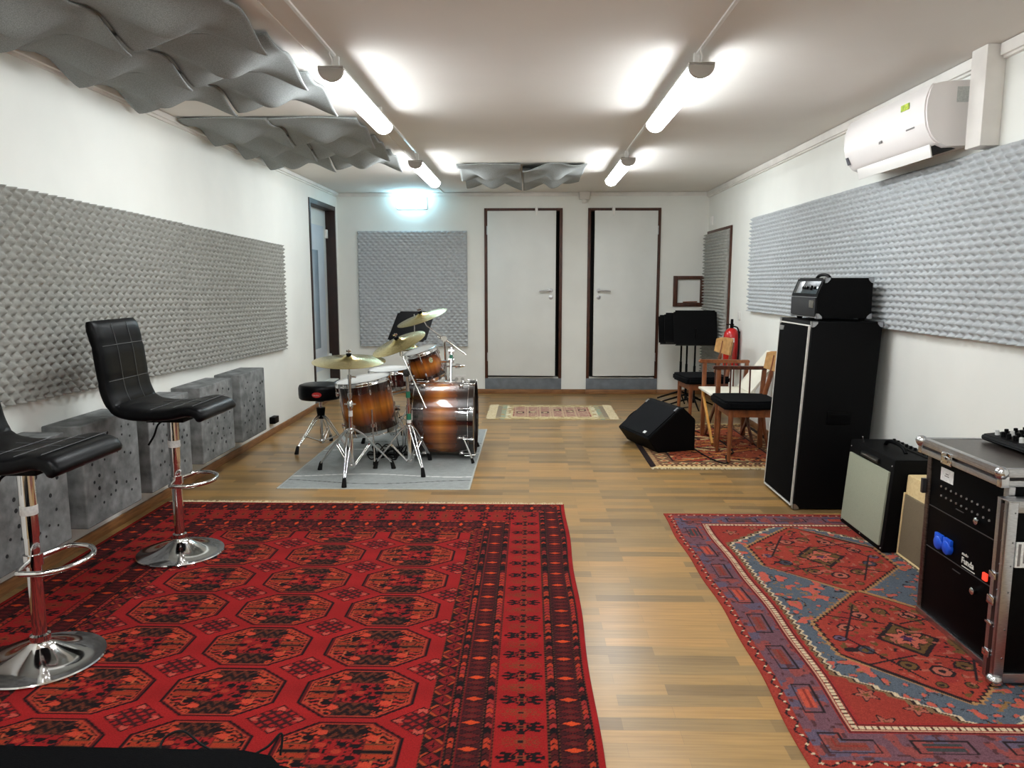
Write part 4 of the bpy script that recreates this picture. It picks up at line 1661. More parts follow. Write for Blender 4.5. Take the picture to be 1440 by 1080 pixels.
def cymbal(label, R, loc, n, mount=0.03):
    """n: upward normal of the cymbal"""
    t = thing('cymbal', label, 'cymbal', loc)
    nv = Vector(n).normalized()
    t.rotation_euler = Vector((0, 0, 1)).rotation_difference(nv).to_euler()
    bm = NB()
    top = [(0.006, 0.022), (0.02, 0.020), (0.038, 0.012), (0.052, 0.002), (R * 0.5, -0.006), (R * 0.8, -0.014), (R, -0.021)]
    bot = [(r, z - 0.0015) for r, z in reversed(top)]
    lathe(bm, top + bot, 64)
    obj('disc', bm, BRASS, t)
    bm = NB()
    lathe(bm, [(0.0, 0.023), (0.018, 0.023), (0.019, 0.033), (0.010, 0.035), (0.0, 0.036)], 16)
    lathe(bm, [(0.0, -0.012), (0.018, -0.012), (0.018, 0.002), (0.0, 0.004)], 16)
    obj('felt_washer', bm, CUSH, t)
    bm = NB()
    rod(bm, (0, 0, 0.034), (0, 0, 0.062), 0.004, seg=8)
    box(bm, -0.017, 0.017, -0.003, 0.003, 0.044, 0.058, 0.002)
    obj('wing_nut', bm, CHROME, t)
    return t


ZR = 0.0045   # top of drum rug

# bass drum: axis along X
RB = 0.274
bd = drum('bass_drum', 'large amber sunburst bass drum lying on its side on the grey rug', RB, 0.44, (-0.665, 5.72, ZR + RB + 0.024), rotm(ry=PI / 2), 8, 0.055, burst_mat('sunburst_bass', 0.235), hoop='wood', head_top=mat('black_drum_head', S(14, 14, 15), None, 5, 0.4))
BDI = None
# bass drum spurs, tom mount (local frame: z = world x, x = -world z)


def W2B(x, y, z):
    return Vector((-(z - (ZR + RB + 0.024)), y - 5.72, x + 0.665))


for (y0, y1) in ((5.50, 5.44), (5.93, 6.0)):
    bm = NB()
    rod(bm, W2B(-0.51, y0 - 0.02 if y0 < 5.7 else y0 + 0.02, 0.235), W2B(-0.425, y1, 0.035), 0.008)
    lathe(bm, [(0, -0.018), (0.018, -0.015), (0.02, 0.0), (0.012, 0.018), (0, 0.02)], 14, Matrix.Translation(W2B(-0.512, y0 + (-0.018 if y0 < 5.7 else 0.018), 0.237)))
    sp = obj('spur', bm, CHROME, bd)
    bm = NB()
    tube(bm, [W2B(-0.429, y1, 0.044), W2B(-0.419, y1 + (-0.004 if y0 < 5.7 else 0.004), 0.0072)], [0.010, 0.013], 10)
    obj('rubber_foot', bm, RUBBER, sp)
bm = NB()
rod(bm, W2B(-0.62, 5.78, 0.55), W2B(-0.62, 5.90, 0.83), 0.013)
rod(bm, W2B(-0.62, 5.90, 0.72), W2B(-0.74, 5.98, 0.71), 0.009)
lathe(bm, [(0, -0.02), (0.024, -0.02), (0.024, 0.02), (0, 0.02)], 14, Matrix.Translation(W2B(-0.62, 5.90, 0.73)))
lathe(bm, [(0, -0.02), (0.024, -0.02), (0.024, 0.02), (0, 0.02)], 14, Matrix.Translation(W2B(-0.62, 5.90, 0.80)))
box(bm, -0.02, 0.015, -0.045, 0.045, -0.045, 0.045, 0.006, Matrix.Translation(W2B(-0.62, 5.78, 0.565)))
tm = obj('tom_mount', bm, CHROME, bd)
bm = NB()
rod(bm, W2B(-0.62, 5.86, 0.745), W2B(-0.62, 5.875, 0.77), 0.0145)
obj('tape_band', bm, GREENT, tm)



# floor tom (tilted a little to the left)
tilt = math.radians(-8)
ft = drum('floor_tom', 'amber sunburst floor tom on three legs between throne and bass drum', 0.200, 0.385, (-1.235, 5.60, 0.420), rotm(ry=tilt, rx=math.radians(3)), 8, 0.05, burst_mat('sunburst_floor_tom', 0.215))
Mi = (Matrix.Translation((-1.235, 5.60, 0.420)) @ rotm(ry=tilt, rx=math.radians(3))).inverted()
for a in (-75, 45, 165):
    a = math.radians(a)
    x, y = -1.235 + 0.222 * math.cos(a), 5.60 + 0.222 * math.sin(a)
    bm = NB()
    tube(bm, [Mi @ Vector((x + 0.02, y, 0.42)), Mi @ Vector((x + 0.03, y, 0.14)), Mi @ Vector((x + 0.03 + 0.03 * math.cos(a), y + 0.03 * math.sin(a), 0.03))], 0.006, 8)
    lathe(bm, [(0, -0.012), (0.016, -0.012), (0.016, 0.012), (0, 0.012)], 12, Mi @ Matrix.Translation((x + 0.025, y, 0.30)))
    lg = obj('leg', bm, CHROME, ft)
    bm = NB()
    p = Vector((x + 0.03 + 0.03 * math.cos(a), y + 0.03 * math.sin(a), 0.0))
    tube(bm, [Mi @ (p + Vector((0, 0, 0.0075))), Mi @ (p + Vector((0, 0, 0.035)))], [0.014, 0.011], 10)
    obj('rubber_foot', bm, RUBBER, lg)

# rack tom
rt = drum('rack_tom', 'small amber sunburst rack tom tilted above the bass drum', 0.132, 0.235, (-0.842, 6.0, 0.685), rotm(ry=math.radians(-17), rx=math.radians(8)), 6, 0.04, burst_mat('sunburst_rack_tom', 0.14))
bm = NB()
lathe(bm, [(0, 0), (0.017, 0), (0.017, 0.003), (0, 0.003)], 20, Matrix.Rotation(math.radians(-58), 4, 'Z') @ Matrix.Translation((0.1318, 0, 0.045)) @ Matrix.Rotation(PI / 2, 4, 'Y') @ Matrix.Diagonal((1.3, 1, 1, 1)))
bdg = obj('badge', bm, mat('cream_badge', S(206, 204, 160), S(70, 90, 60), 120, 0.4), rt)

# snare
sn = drum('snare_drum', 'dark red snare drum with white head behind the floor tom', 0.172, 0.14, (-1.165, 6.2, 0.545), rotm(ry=math.radians(-3), rx=math.radians(2)), 8, 0.028, mat('dark_red_lacquer', S(74, 18, 10), S(46, 10, 6), 8, 0.2, coat=1.0))
t = thing('snare_stand', 'chrome basket stand carrying the dark red snare drum', 'drum stand', (-1.165, 6.2, ZR))
tripod(t, [(0.20, -0.18), (-0.24, -0.10), (0.05, 0.26)], 0.24, 0.08, 0.007)
bm = NB()
rod(bm, (0, 0, 0.05), (0, 0, 0.42), 0.011)
for a in (0.4, 2.5, 4.6):
    tube(bm, [(0, 0, 0.40), (0.14 * math.cos(a), 0.14 * math.sin(a), 0.425), (0.165 * math.cos(a), 0.165 * math.sin(a), 0.438)], 0.007, 8)
obj('basket', bm, CHROME, t)

# cymbal stand 1 (straight)
c1 = (-1.240, 5.075)
t = thing('cymbal_stand', 'straight chrome cymbal stand in front of the floor tom', 'cymbal stand', (c1[0], c1[1], ZR))
tripod(t, [(-0.28, 0.15), (0.02, -0.325), (0.265, 0.20)], 0.325, 0.07, 0.008, 0.42)
bm = NB()
rod(bm, (0, 0, 0.05), (0, 0, 0.50), 0.0135, seg=14)
lathe(bm, [(0, 0.48), (0.018, 0.48), (0.02, 0.52), (0.012, 0.53), (0, 0.53)], 14)
rod(bm, (0, 0, 0.50), (0, 0, 0.70), 0.0105, seg=12)
lathe(bm, [(0, 0.55), (0.014, 0.55), (0.014, 0.58), (0, 0.58)], 14)
lathe(bm, [(0, 0.68), (0.014, 0.68), (0.014, 0.71), (0, 0.71)], 14)
rod(bm, (0, 0, 0.70), (0, 0, 0.814), 0.006)
wing(bm, (0.02, 0, 0.505), (-1, 0, 0), 0.05)
wing(bm, (0.02, 0, 0.695), (1, 0, 0))
st_ = obj('pole', bm, CHROME, t)
bm = NB()
lathe(bm, [(0.0136, 0.42), (0.0146, 0.42), (0.0146, 0.46), (0.0136, 0.46)], 16)
obj('tape_band', bm, LBL, st_)
cymbal('wide bronze ride cymbal nearly level, lowest and leftmost of the three cymbals', 0.25, (c1[0], c1[1], 0.828), (0.02, -0.10, 1))

# cymbal stand 2 with boom
c2 = (-0.868, 5.28)
t = thing('cymbal_stand', 'chrome boom cymbal stand beside the bass drum with green tape bands', 'cymbal stand', (c2[0], c2[1], ZR))
tripod(t, [(0.138, -0.25), (0.118, 0.265), (-0.262, -0.012)], 0.31, 0.055, 0.008, 0.5)
bm = NB()
rod(bm, (0, 0, 0.04), (0, 0, 0.45), 0.0145, seg=14)
rod(bm, (0, 0, 0.45), (-0.01, 0, 0.70), 0.0115, seg=12)
lathe(bm, [(0, 0.43), (0.019, 0.43), (0.019, 0.47), (0, 0.47)], 14)
lathe(bm, [(0, 0.64), (0.024, 0.64), (0.024, 0.70), (0, 0.70)], 14, Matrix.Translation((-0.01, 0, 0)))
lathe(bm, [(0, -0.022), (0.026, -0.022), (0.026, 0.022), (0, 0.022)], 16, Matrix.Translation((-0.008, -0.01, 0.70)) @ Matrix.Rotation(PI / 2, 4, 'X'))
wing(bm, (-0.03, -0.02, 0.69), (-1, 0, 0.2), 0.05)
wing(bm, (0.01, 0.0, 0.67), (1, 0, 0.2), 0.03)
pl = obj('pole', bm, CHROME, t)
for z in (0.36, 0.52):
    bm = NB()
    lathe(bm, [(0.0147, z), (0.0162, z), (0.0162, z + 0.045), (0.0147, z + 0.045)], 16, Matrix.Translation((-0.003 if z > 0.5 else 0, 0, 0)))
    obj('tape_band', bm, GREENT, pl)
bm = NB()
lathe(bm, [(0.0147, 0.335), (0.0162, 0.335), (0.0162, 0.358), (0.0147, 0.358)], 16)
obj('white_band', bm, LBL, pl)
bm = NB()
p0, p1 = Vector((0.135, -0.07, 0.455)), Vector((-0.045, 0.0, 0.835))
rod(bm, p0, p1, 0.0062, seg=8)
rod(bm, p1, Vector((-0.072, 0.018, 0.912)), 0.0045, seg=8)
lathe(bm, [(0, -0.015), (0.015, -0.015), (0.015, 0.015), (0, 0.015)], 12, Matrix.Translation(p1))
obj('boom_arm', bm, CHROME, t)
cymbal('bronze crash cymbal tilted steeply above the middle of the drum kit', 0.203, (-0.940, 5.30, 0.928), (-0.34, -0.24, 0.90))

# cymbal stand 3 behind, boom to the upper right
t = thing('cymbal_stand', 'chrome boom cymbal stand rising behind the rack tom', 'cymbal stand', (-0.70, 6.22, ZR))
tripod(t, [(0.17, -0.16), (-0.22, -0.08), (0.03, 0.25)], 0.26, 0.07, 0.007)
bm = NB()
rod(bm, (0, 0, 0.04), (0, 0, 0.50), 0.013)
rod(bm, (0, 0, 0.50), (-0.01, -0.02, 0.87), 0.011)
lathe(bm, [(0, 0.48), (0.018, 0.48), (0.018, 0.52), (0, 0.52)], 14)
lathe(bm, [(0, -0.025), (0.024, -0.025), (0.024, 0.025), (0, 0.025)], 14, Matrix.Translation((-0.01, -0.03, 0.875)) @ Matrix.Rotation(PI / 2, 4, 'X'))
wing(bm, (-0.03, -0.03, 0.88), (-1, 0, 0.3), 0.03)
obj('pole', bm, CHROME, t)
bm = NB()
rod(bm, (0.17, -0.02, 0.74), (-0.155, -0.04, 0.985), 0.0055, seg=8)
rod(bm, (-0.155, -0.04, 0.985), (-0.19, -0.07, 1.06), 0.0045, seg=8)
obj('boom_arm', bm, CHROME, t)
bm = NB()
tube(bm, [(0.0, 0.0, 0.64), (0.10, -0.01, 0.645)], 0.008, 8)
lathe(bm, [(0, 0), (0.021, 0.0), (0.02, 0.03), (0.006, 0.075), (0, 0.08)], 14, Matrix.Translation((0.08, -0.01, 0.645)) @ Matrix.Rotation(PI / 2, 4, 'Y'))
obj('side_arm', bm, CHROME, t)
cymbal('bronze crash cymbal highest of the kit, in front of the music stand', 0.215, (-0.892, 6.14, 1.075), (-0.30, -0.17, 0.93))

# hi-hat behind
t = thing('hi_hat_stand', 'chrome hi-hat stand with pull rod at the back of the kit', 'hi-hat stand', (-1.02, 6.60, ZR))
tripod(t, [(0.2, -0.14), (-0.2, -0.15), (0.0, 0.24)], 0.26, 0.08, 0.007)
bm = NB()
rod(bm, (0, 0, 0.02), (0, 0, 0.74), 0.012)
rod(bm, (0, 0, 0.70), (0, 0, 1.06), 0.004)
obj('pole', bm, CHROME, t)
bm = NB()
box(bm, -0.04, 0.04, -0.30, -0.03, 0.012, 0.024, 0.004, Matrix.Rotation(0.9, 4, 'Z'))
obj('pedal', bm, BLKPL, t)
for k, (z, n, lb) in enumerate(((0.765, 1, 'upper hi-hat cymbal seen edge-on behind the rack tom'), (0.742, -1, 'lower hi-hat cymbal directly under the upper hi-hat cymbal'))):
    c = thing('hi_hat_cymbal', lb, 'cymbal', (-1.02, 6.60, z + ZR))
    bm = NB()
    tp = [(0.006, n * 0.022), (0.02, n * 0.020), (0.035, n * 0.010), (0.045, n * 0.004), (0.12, -n * 0.001), (0.178, -n * 0.006)]
    lathe(bm, tp + [(r, q - 0.0014) for r, q in reversed(tp)], 56)
    obj('disc', bm, BRASS, c)

# kick pedal
t = thing('kick_pedal', 'black and chrome kick pedal at the rear of the bass drum', 'kick pedal', (-1.05, 5.72, ZR))
bm = NB()
box(bm, -0.22, 0.10, -0.05, 0.05, 0.001, 0.012, 0.003)
obj('base_plate', bm, BLKPL, t)
bm = NB()
box(bm, -0.21, 0.05, -0.042, 0.042, 0, 0.010, 0.003, Matrix.Translation((0, 0, 0.045)) @ Matrix.Rotation(math.radians(-14), 4, 'Y'))
obj('footboard', bm, BLKPL, t)
bm = NB()
rod(bm, (0.07, -0.06, 0.0), (0.07, -0.06, 0.22), 0.007)
rod(bm, (0.07, 0.06, 0.0), (0.07, 0.06, 0.22), 0.007)
rod(bm, (0.07, -0.07, 0.22), (0.07, 0.07, 0.22), 0.006)
rod(bm, (0.07, 0.0, 0.22), (0.02, 0.0, 0.36), 0.004)
lathe(bm, [(0, -0.025), (0.022, -0.025), (0.022, 0.025), (0, 0.025)], 14, Matrix.Translation((0.02, 0, 0.37)) @ Matrix.Rotation(PI / 2, 4, 'Y'))
obj('frame', bm, CHROME, t)
bm = NB()
for k in range(5):
    rc = [Vector((-0.05 + 0.02 * k, -0.14 + 0.05 * rr.random(), 0.01)) + Vector((0.10 * math.cos(a + k), 0.09 * math.sin(a * 1.0), 0.02 + 0.10 * abs(math.sin(a * 1.5 + k)) * rr.random())) for a in np.linspace(0, 5.5, 9)]
    tube(bm, catmull(rc, 4), 0.0045, 6)
tag(obj('cable', bm, RUBBER, None, (-1.07, 5.62, ZR)), 'tangle of black cable under the snare and floor tom', 'cable')

# throne
t = thing('drum_throne', 'round black drum throne left of the floor tom', 'drum throne', (-1.69, 5.93, 0.0045))
tripod(t, [(-0.145, -0.24), (0.245, -0.125), (0.0, 0.29)], 0.27, 0.06, 0.008, 0.62)
bm = NB()
rod(bm, (0, 0, 0.04), (0, 0, 0.43), 0.0125)
obj('pole', bm, CHROME, t)
bm = NB()
lathe(bm, [(0, 0.245), (0.026, 0.245), (0.036, 0.32), (0.036, 0.335), (0, 0.335)], 18)
lathe(bm, [(0, 0.385), (0.03, 0.385), (0.05, 0.41), (0, 0.41)], 18)
obj('clamp', bm, BLKPL, t)
bm = NB()
lathe(bm, [(0, 0.41), (0.158, 0.41), (0.168, 0.42), (0.171, 0.45), (0.171, 0.50), (0.163, 0.522), (0.14, 0.530), (0, 0.532)], 48)
se = obj('seat', bm, LEATH, t)
bm = NB()
n = 12
a0 = -PI / 2 + 0.11
P = []
for k in range(n + 1):
    f = k / n * 2 - 1
    a = a0 + f * 0.22
    hw = 0.020 * math.sqrt(max(0, 1 - f * f)) + 0.001
    P.append((bm.verts.new((0.1722 * math.cos(a), 0.1722 * math.sin(a), 0.462 - hw)), bm.verts.new((0.1722 * math.cos(a), 0.1722 * math.sin(a), 0.462 + hw))))
for p, q in zip(P, P[1:]):
    bm.faces.new((p[0], q[0], q[1], p[1]))
obj('oval_badge', bm, mat('red_badge', S(190, 36, 34), S(176, 28, 28), 20, 0.4), se)
M = Matrix.Translation((0.0, -0.1738, 0.455)) @ Matrix.Rotation(0.04, 4, 'Z') @ Matrix.Rotation(PI / 2, 4, 'X')
text_part('badge_lettering', 'Gibraltar', 0.0145, PIPING, se, Matrix.Translation((-0.012, -0.0012, 0)) @ M, 0.0004)

# music stand behind kit
t = thing('music_stand', 'black music stand behind the drum kit, desk tilted', 'music stand', (-1.07, 7.05, 0.0))
desk = [(-1.247, 7.10, 1.067), (-0.895, 7.10, 1.065), (-0.965, 6.90, 0.795), (-1.325, 6.90, 0.80)]
cen = sum((Vector(p) for p in desk), Vector()) / 4
bm = NB()
vs = [Vector(p) - Vector((-1.07, 7.05, 0)) for p in desk]
nn = (vs[1] - vs[0]).cross(vs[3] - vs[0]).normalized() * 0.006
f = [bm.verts.new(v) for v in vs]
g = [bm.verts.new(v - nn) for v in vs]
bm.faces.new(f)
bm.faces.new(list(reversed(g)))
for i in range(4):
    bm.faces.new((f[i], g[i], g[(i + 1) % 4], f[(i + 1) % 4]))
bmesh.ops.recalc_face_normals(bm, faces=bm.faces[:])
bmesh.ops.bevel(bm, geom=[e for e in bm.edges if abs((e.verts[0].co - e.verts[1].co).length - 0.006) < 0.001], offset=0.02, segments=3, affect='EDGES')
obj('desk', bm, BLKPL, t)
bm = NB()
rod(bm, (-0.03, 0.04, 0.03), (-0.03, 0.0, 0.90), 0.011)
for a in (0.5, 2.6, 4.7):
    rod(bm, (-0.03, 0.04, 0.12), (-0.03 + 0.24 * math.cos(a), 0.04 + 0.24 * math.sin(a), 0.009), 0.008)
obj('stand', bm, BLKPL, t)


# ================================================================== BACK RIGHT CORNER
def music_stand(label, x, y, yaw, zt, w=0.50, h=0.335, tiltdeg=14):
    t = thing('music_stand', label, 'music stand', (x, y, 0), (0, 0, yaw), 'black music stands in the back right corner')
    M = Matrix.Translation((0, 0, zt - h)) @ Matrix.Rotation(math.radians(-tiltdeg), 4, 'X')
    bm = NB()
    box(bm, -w / 2, w / 2, -0.003, 0.003, 0, h, 0.0, M)
    bmesh.ops.bevel(bm, geom=[e for e in bm.edges if abs((M.inverted() @ e.verts[0].co).y - (M.inverted() @ e.verts[1].co).y) > 0.005], offset=0.018, segments=3, affect='EDGES')
    d = obj('desk', bm, BLKPL, t)
    bm = NB()
    box(bm, -w / 2 + 0.01, w / 2 - 0.01, -0.055, -0.002, -0.004, 0.003, 0.001, M)
    box(bm, -w / 2 + 0.01, w / 2 - 0.01, -0.058, -0.054, -0.004, 0.016, 0.001, M)
    obj('ledge', bm, BLKPL, d)
    bm = NB()
    rod(bm, (0, 0.03, 0.05), (0, 0.03, 0.45), 0.0135)
    rod(bm, (0, 0.03, 0.45), (0, 0.02, zt - 0.2), 0.010)
    obj('pole', bm, BLKPL, t)
    for a in (0.5, 2.6, 4.71):
        bm = NB()
        tube(bm, [(0, 0.03, 0.11), (0.15 * math.cos(a), 0.03 + 0.15 * math.sin(a), 0.055), (0.27 * math.cos(a), 0.03 + 0.27 * math.sin(a), 0.009)], [0.011, 0.010, 0.008], 8)
        obj('leg', bm, BLKPL, t)
    return t


music_stand('black music stand in the back right corner, rearmost, its desk lowest and furthest left', 1.72, 8.46, 0.0, 0.985, 0.52)
music_stand('black music stand in the back right corner, middle one of the three nested desks', 1.73, 8.20, 0.0, 1.020, 0.50)
music_stand('black music stand in the back right corner, tallest, next to the foam-covered door', 1.775, 8.00, 0.0, 1.055, 0.46, 0.38)

# fire extinguisher
t = thing('fire_extinguisher', 'red fire extinguisher hung on the right wall by the music stands', 'fire extinguisher', (2.02, 7.52, 0.49))
bm = NB()
lathe(bm, [(0, 0.0), (0.068, 0.0), (0.075, 0.012), (0.075, 0.32), (0.068, 0.36), (0.045, 0.39), (0.025, 0.40), (0, 0.40)], 36)
bo = obj('body', bm, RED, t)
bm = NB()
for k, (z0_, z1_) in enumerate(((0.03, 0.13),)):
    pass
n = 10
P = []
for k in range(n + 1):
    a = -PI / 2 - 0.75 + 0.9 * k / n
    P.append((bm.verts.new((0.0757 * math.cos(a), 0.0757 * math.sin(a), 0.262)), bm.verts.new((0.0757 * math.cos(a), 0.0757 * math.sin(a), 0.305))))
for p, q in zip(P, P[1:]):
    bm.faces.new((p[0], q[0], q[1], p[1]))
obj('instruction_label', bm, LBL, bo)
bm = NB()
rod(bm, (0, 0, 0.395), (0, 0, 0.43), 0.018)
box(bm, -0.055, 0.02, -0.012, 0.012, 0.43, 0.442, 0.003)
box(bm, -0.012, 0.012, -0.012, 0.012, 0.44, 0.49, 0.004, Matrix.Translation((0, 0, 0)) @ Matrix.Rotation(0.0, 4, 'Y'))
obj('valve', bm, BLKPL, t)
bm = NB()
tube(bm, catmull([(0.01, -0.02, 0.42), (0.04, -0.075, 0.40), (0.05, -0.085, 0.30), (0.05, -0.085, 0.15), (0.04, -0.085, 0.05)], 5), 0.008, 8)
obj('hose', bm, RUBBER, t)
bm = NB()
box(bm, 0.055, 0.0795, -0.025, 0.025, 0.30, 0.37, 0.003)
obj('wall_bracket', bm, BLKPL, t)


# wooden chairs with black pads and tan backs (facing -X)
def pad_chair(label, loc, rz=0.0):
    t = thing('padded_chair', label, 'chair', loc, (0, 0, rz), 'black padded wooden chairs')
    bm = NB()
    prism(bm, [(-0.235, -0.19), (-0.205, -0.225), (0.0, -0.232), (0.20, -0.20), (0.20, 0.20), (0.0, 0.232), (-0.205, 0.225), (-0.235, 0.19)], 0.405, 0.47, axis='z', bev=0.016)
    obj('seat', bm, CUSH, t)
    bm = NB()
    box(bm, -0.18, -0.16, -0.17, 0.17, 0.345, 0.404, 0.003)
    box(bm, 0.15, 0.17, -0.16, 0.16, 0.345, 0.404, 0.003)
    box(bm, -0.17, 0.16, -0.185, -0.165, 0.345, 0.404, 0.003)
    box(bm, -0.17, 0.16, 0.165, 0.185, 0.345, 0.404, 0.003)
    obj('apron', bm, WOODC, t)
    for sx, sy in ((-1, -1), (-1, 1)):
        bm = NB()
        tube(bm, [(sx * 0.165, sy * 0.17, 0.404), (sx * 0.172, sy * 0.176, 0.005)], [0.021, 0.013], 10)
        obj('leg', bm, WOODC, t)
    for sy in (-1, 1):
        bm = NB()
        tube(bm, catmull([(0.24, sy * 0.17, 0.005), (0.185, sy * 0.165, 0.22), (0.175, sy * 0.16, 0.42), (0.21, sy * 0.13, 0.62), (0.235, sy * 0.12, 0.78)], 4), [0.013] * 4 + [0.018] * 9 + [0.014] * 4, 10)
        obj('leg', bm, WOODC, t)
    bm = NB()
    n = 10
    fr, bk = [], []
    for k in range(n + 1):
        f = k / n * 2 - 1
        y = 0.20 * f
        x = 0.235 - 0.055 * f * f
        z0_, z1_ = 0.655 + 0.018 * f * f, 0.815 - 0.02 * f ** 4
        fr.append([bm.verts.new((x - 0.006, y, z0_)), bm.verts.new((x + 0.014, y, z1_))])
        bk.append([bm.verts.new((x + 0.006, y, z0_)), bm.verts.new((x + 0.026, y, z1_))])
    for k in range(n):
        for a, b in ((fr, fr), (bk, bk)):
            bm.faces.new((a[k][0], a[k + 1][0], a[k + 1][1], a[k][1])).smooth = True
        for j in (0, 1):
            bm.faces.new((fr[k][j], fr[k + 1][j], bk[k + 1][j], bk[k][j]))
    for k in (0, n):
        bm.faces.new((fr[k][0], fr[k][1], bk[k][1], bk[k][0]))
    bmesh.ops.recalc_face_normals(bm, faces=bm.faces[:])
    obj('backrest', bm, WOODT, t)
    return t


ZM = 0.0
ch = pad_chair('wooden chair with black seat pad farther back, beside the music stands', (1.645, 7.08, 0.0062), math.radians(6))
dup(ch, (1.665, 5.68, 0.0055), (0, 0, 0.0), 'wooden chair with black seat pad nearest the tall bass cabinet')

# armchair with spindles and white seat
t = thing('wooden_armchair', 'wooden armchair with spindle sides, white seat and leaning white back board', 'armchair', (1.70, 6.27, 0.0062))
for y in (-0.245, 0.245):
    bm = NB()
    box(bm, -0.19, -0.155, y - 0.016, y + 0.016, 0.0, 0.645, 0.004)
    obj('leg', bm, WOODC, t)
    bm = NB()
    prism(bm, [(0.165, 0.0), (0.20, 0.0), (0.195, 0.36), (0.208, 0.645), (0.178, 0.645), (0.16, 0.36)], y - 0.016, y + 0.016, bev=0.003)
    obj('leg', bm, WOODC, t)
    bm = NB()
    prism(bm, [(-0.225, 0.648), (-0.215, 0.672), (0.21, 0.668), (0.21, 0.642), (-0.20, 0.643)], y - 0.027, y + 0.027, bev=0.004)
    obj('armrest', bm, WOODD if y < 0 else WOODC, t)
    for k in range(3):
        bm = NB()
        xk = -0.075 + 0.078 * k
        rod(bm, (xk, y, 0.39), (xk, y, 0.645), 0.0065)
        obj('spindle', bm, WOODD, t)
    bm = NB()
    box(bm, -0.158, 0.165, y - 0.012, y + 0.012, 0.355, 0.395, 0.003)
    obj('side_rail', bm, WOODC, t)
bm = NB()
box(bm, -0.225, 0.16, -0.228, 0.228, 0.418, 0.438, 0.006)
obj('seat', bm, CREAM, t)
bm = NB()
M = Matrix.Translation((0.10, 0, 0.445)) @ Matrix.Rotation(math.radians(38), 4, 'Y')
box(bm, 0, 0.022, -0.20, 0.20, 0.0, 0.40, 0.005, M)
obj('back_board', bm, CREAM, t)
for (a, b, m_) in (((-0.196, 0.20, 0.415), (-0.196, -0.215, 0.02), WOODY), ((-0.155, -0.20, 0.415), (-0.152, 0.215, 0.02), WOODD), ((0.135, 0.20, 0.415), (0.135, -0.21, 0.02), WOODD), ((0.157, -0.20, 0.415), (0.157, 0.21, 0.02), WOODD)):
    bm = NB()
    d = Vector(b) - Vector(a)
    L_ = d.length
    ang = math.atan2(d.z, d.y)
    box(bm, -0.008, 0.008, 0, L_, -0.016, 0.016, 0.002, Matrix.Translation(a) @ Matrix.Rotation(ang, 4, 'X'))
    obj('cross_leg', bm, m_, t)

# floor monitor wedge
t = thing('floor_monitor', 'black wedge floor monitor on the patterned rug facing left', 'speaker', (1.018, 5.80, 0.0065), (0, 0, math.radians(19)))
pf = [(0, 0), (-0.09, 0.12), (0.19, 0.345), (0.215, 0.355), (0.33, 0.25), (0.33, 0)]
bm = NB()
prism(bm, pf, 0, 0.54, bev=0.006)
obj('cabinet', bm, TOLEX, t)
bm = NB()
d = Vector((0.28, 0, 0.225)).normalized()
M = Matrix.Translation((-0.09, 0, 0.12)) @ Matrix.Rotation(-math.atan2(0.225, 0.28), 4, 'Y')
box(bm, 0.015, 0.345, 0.02, 0.52, 0.001, 0.008, 0.003, M)
gr = obj('grille', bm, mat('charcoal_grille', S(26, 27, 30), S(12, 13, 15), 500, 0.7, spec=0.08, bump=0.3, bscale=600), t)
bm = NB()
box(bm, 0.03, 0.055, 0.09, 0.13, 0.0085, 0.011, 0.001, M)
obj('badge', bm, LBL, gr)
bm = NB()
for y in (0.028, 0.512):
    box(bm, 0.315, 0.355, y - 0.012, y + 0.012, 0.0005, 0.011, 0.002, M)
obj('corner_plate', bm, STEEL, t)
bm = NB()
rc = [(0.97, 6.32, 0.26), (0.90, 6.38, 0.30), (0.83, 6.45, 0.27), (0.80, 6.55, 0.12), (0.84, 6.75, 0.014), (1.0, 6.9, 0.012), (1.25, 7.0, 0.012), (1.55, 7.6, 0.008), (1.8, 7.8, 0.008)]
tube(bm, catmull([(1.12, 6.36, 0.255), (1.0, 6.50, 0.25), (0.90, 6.62, 0.16), (0.86, 6.75, 0.02), (0.96, 6.88, 0.0125), (1.15, 6.93, 0.0125), (1.3, 7.2, 0.007), (1.5, 7.8, 0.007), (1.72, 8.0, 0.007)], 6), 0.0055, 6)
tag(obj('cable', bm, RUBBER), 'black cable looping from behind the wedge monitor towards the music stands', 'cable')
bm = NB()
tube(bm, catmull([(1.33, 5.95, 0.0125), (1.36, 5.72, 0.0125), (1.41, 5.52, 0.0125), (1.47, 5.46, 0.0125), (1.52, 5.68, 0.0125), (1.62, 5.86, 0.0125), (1.60, 6.4, 0.0125), (1.45, 6.75, 0.0125)], 6), 0.0055, 6)
tag(obj('cable', bm, RUBBER), 'black cable lying across the patterned rug between monitor and chairs', 'cable')

# ================================================================== AMPS
def corner_cap(bm, p, s, r=0.026):
    """three-sided rounded metal cap at corner p, pointing outwards with signs s"""
    p = Vector(p)
    t = 0.0025
    for ax in range(3):
        o = [0, 0, 0]
        a, b = [k for k in range(3) if k != ax]
        pts = [(0, 0), (1, 0), (0.96, 0.38), (0.7, 0.7), (0.38, 0.96), (0, 1)]
        A, B = [], []
        for (u, v) in pts:
            q = [0, 0, 0]
            q[a] = -s[a] * u * r + s[a] * t
            q[b] = -s[b] * v * r + s[b] * t
            q[ax] = s[ax] * t
            A.append(bm.verts.new(p + Vector(q)))
            q[ax] = s[ax] * 0.0004
            B.append(bm.verts.new(p + Vector(q)))
        n = len(pts)
        bm.faces.new(A)
        bm.faces.new(list(reversed(B)))
        for i in range(n):
            bm.faces.new((A[i], A[(i + 1) % n], B[(i + 1) % n], B[i]))


def shear(lean, h):
    return Matrix(((1, 0, lean / h, 0), (0, 1, 0, 0), (0, 0, 1, 0), (0, 0, 0, 1)))


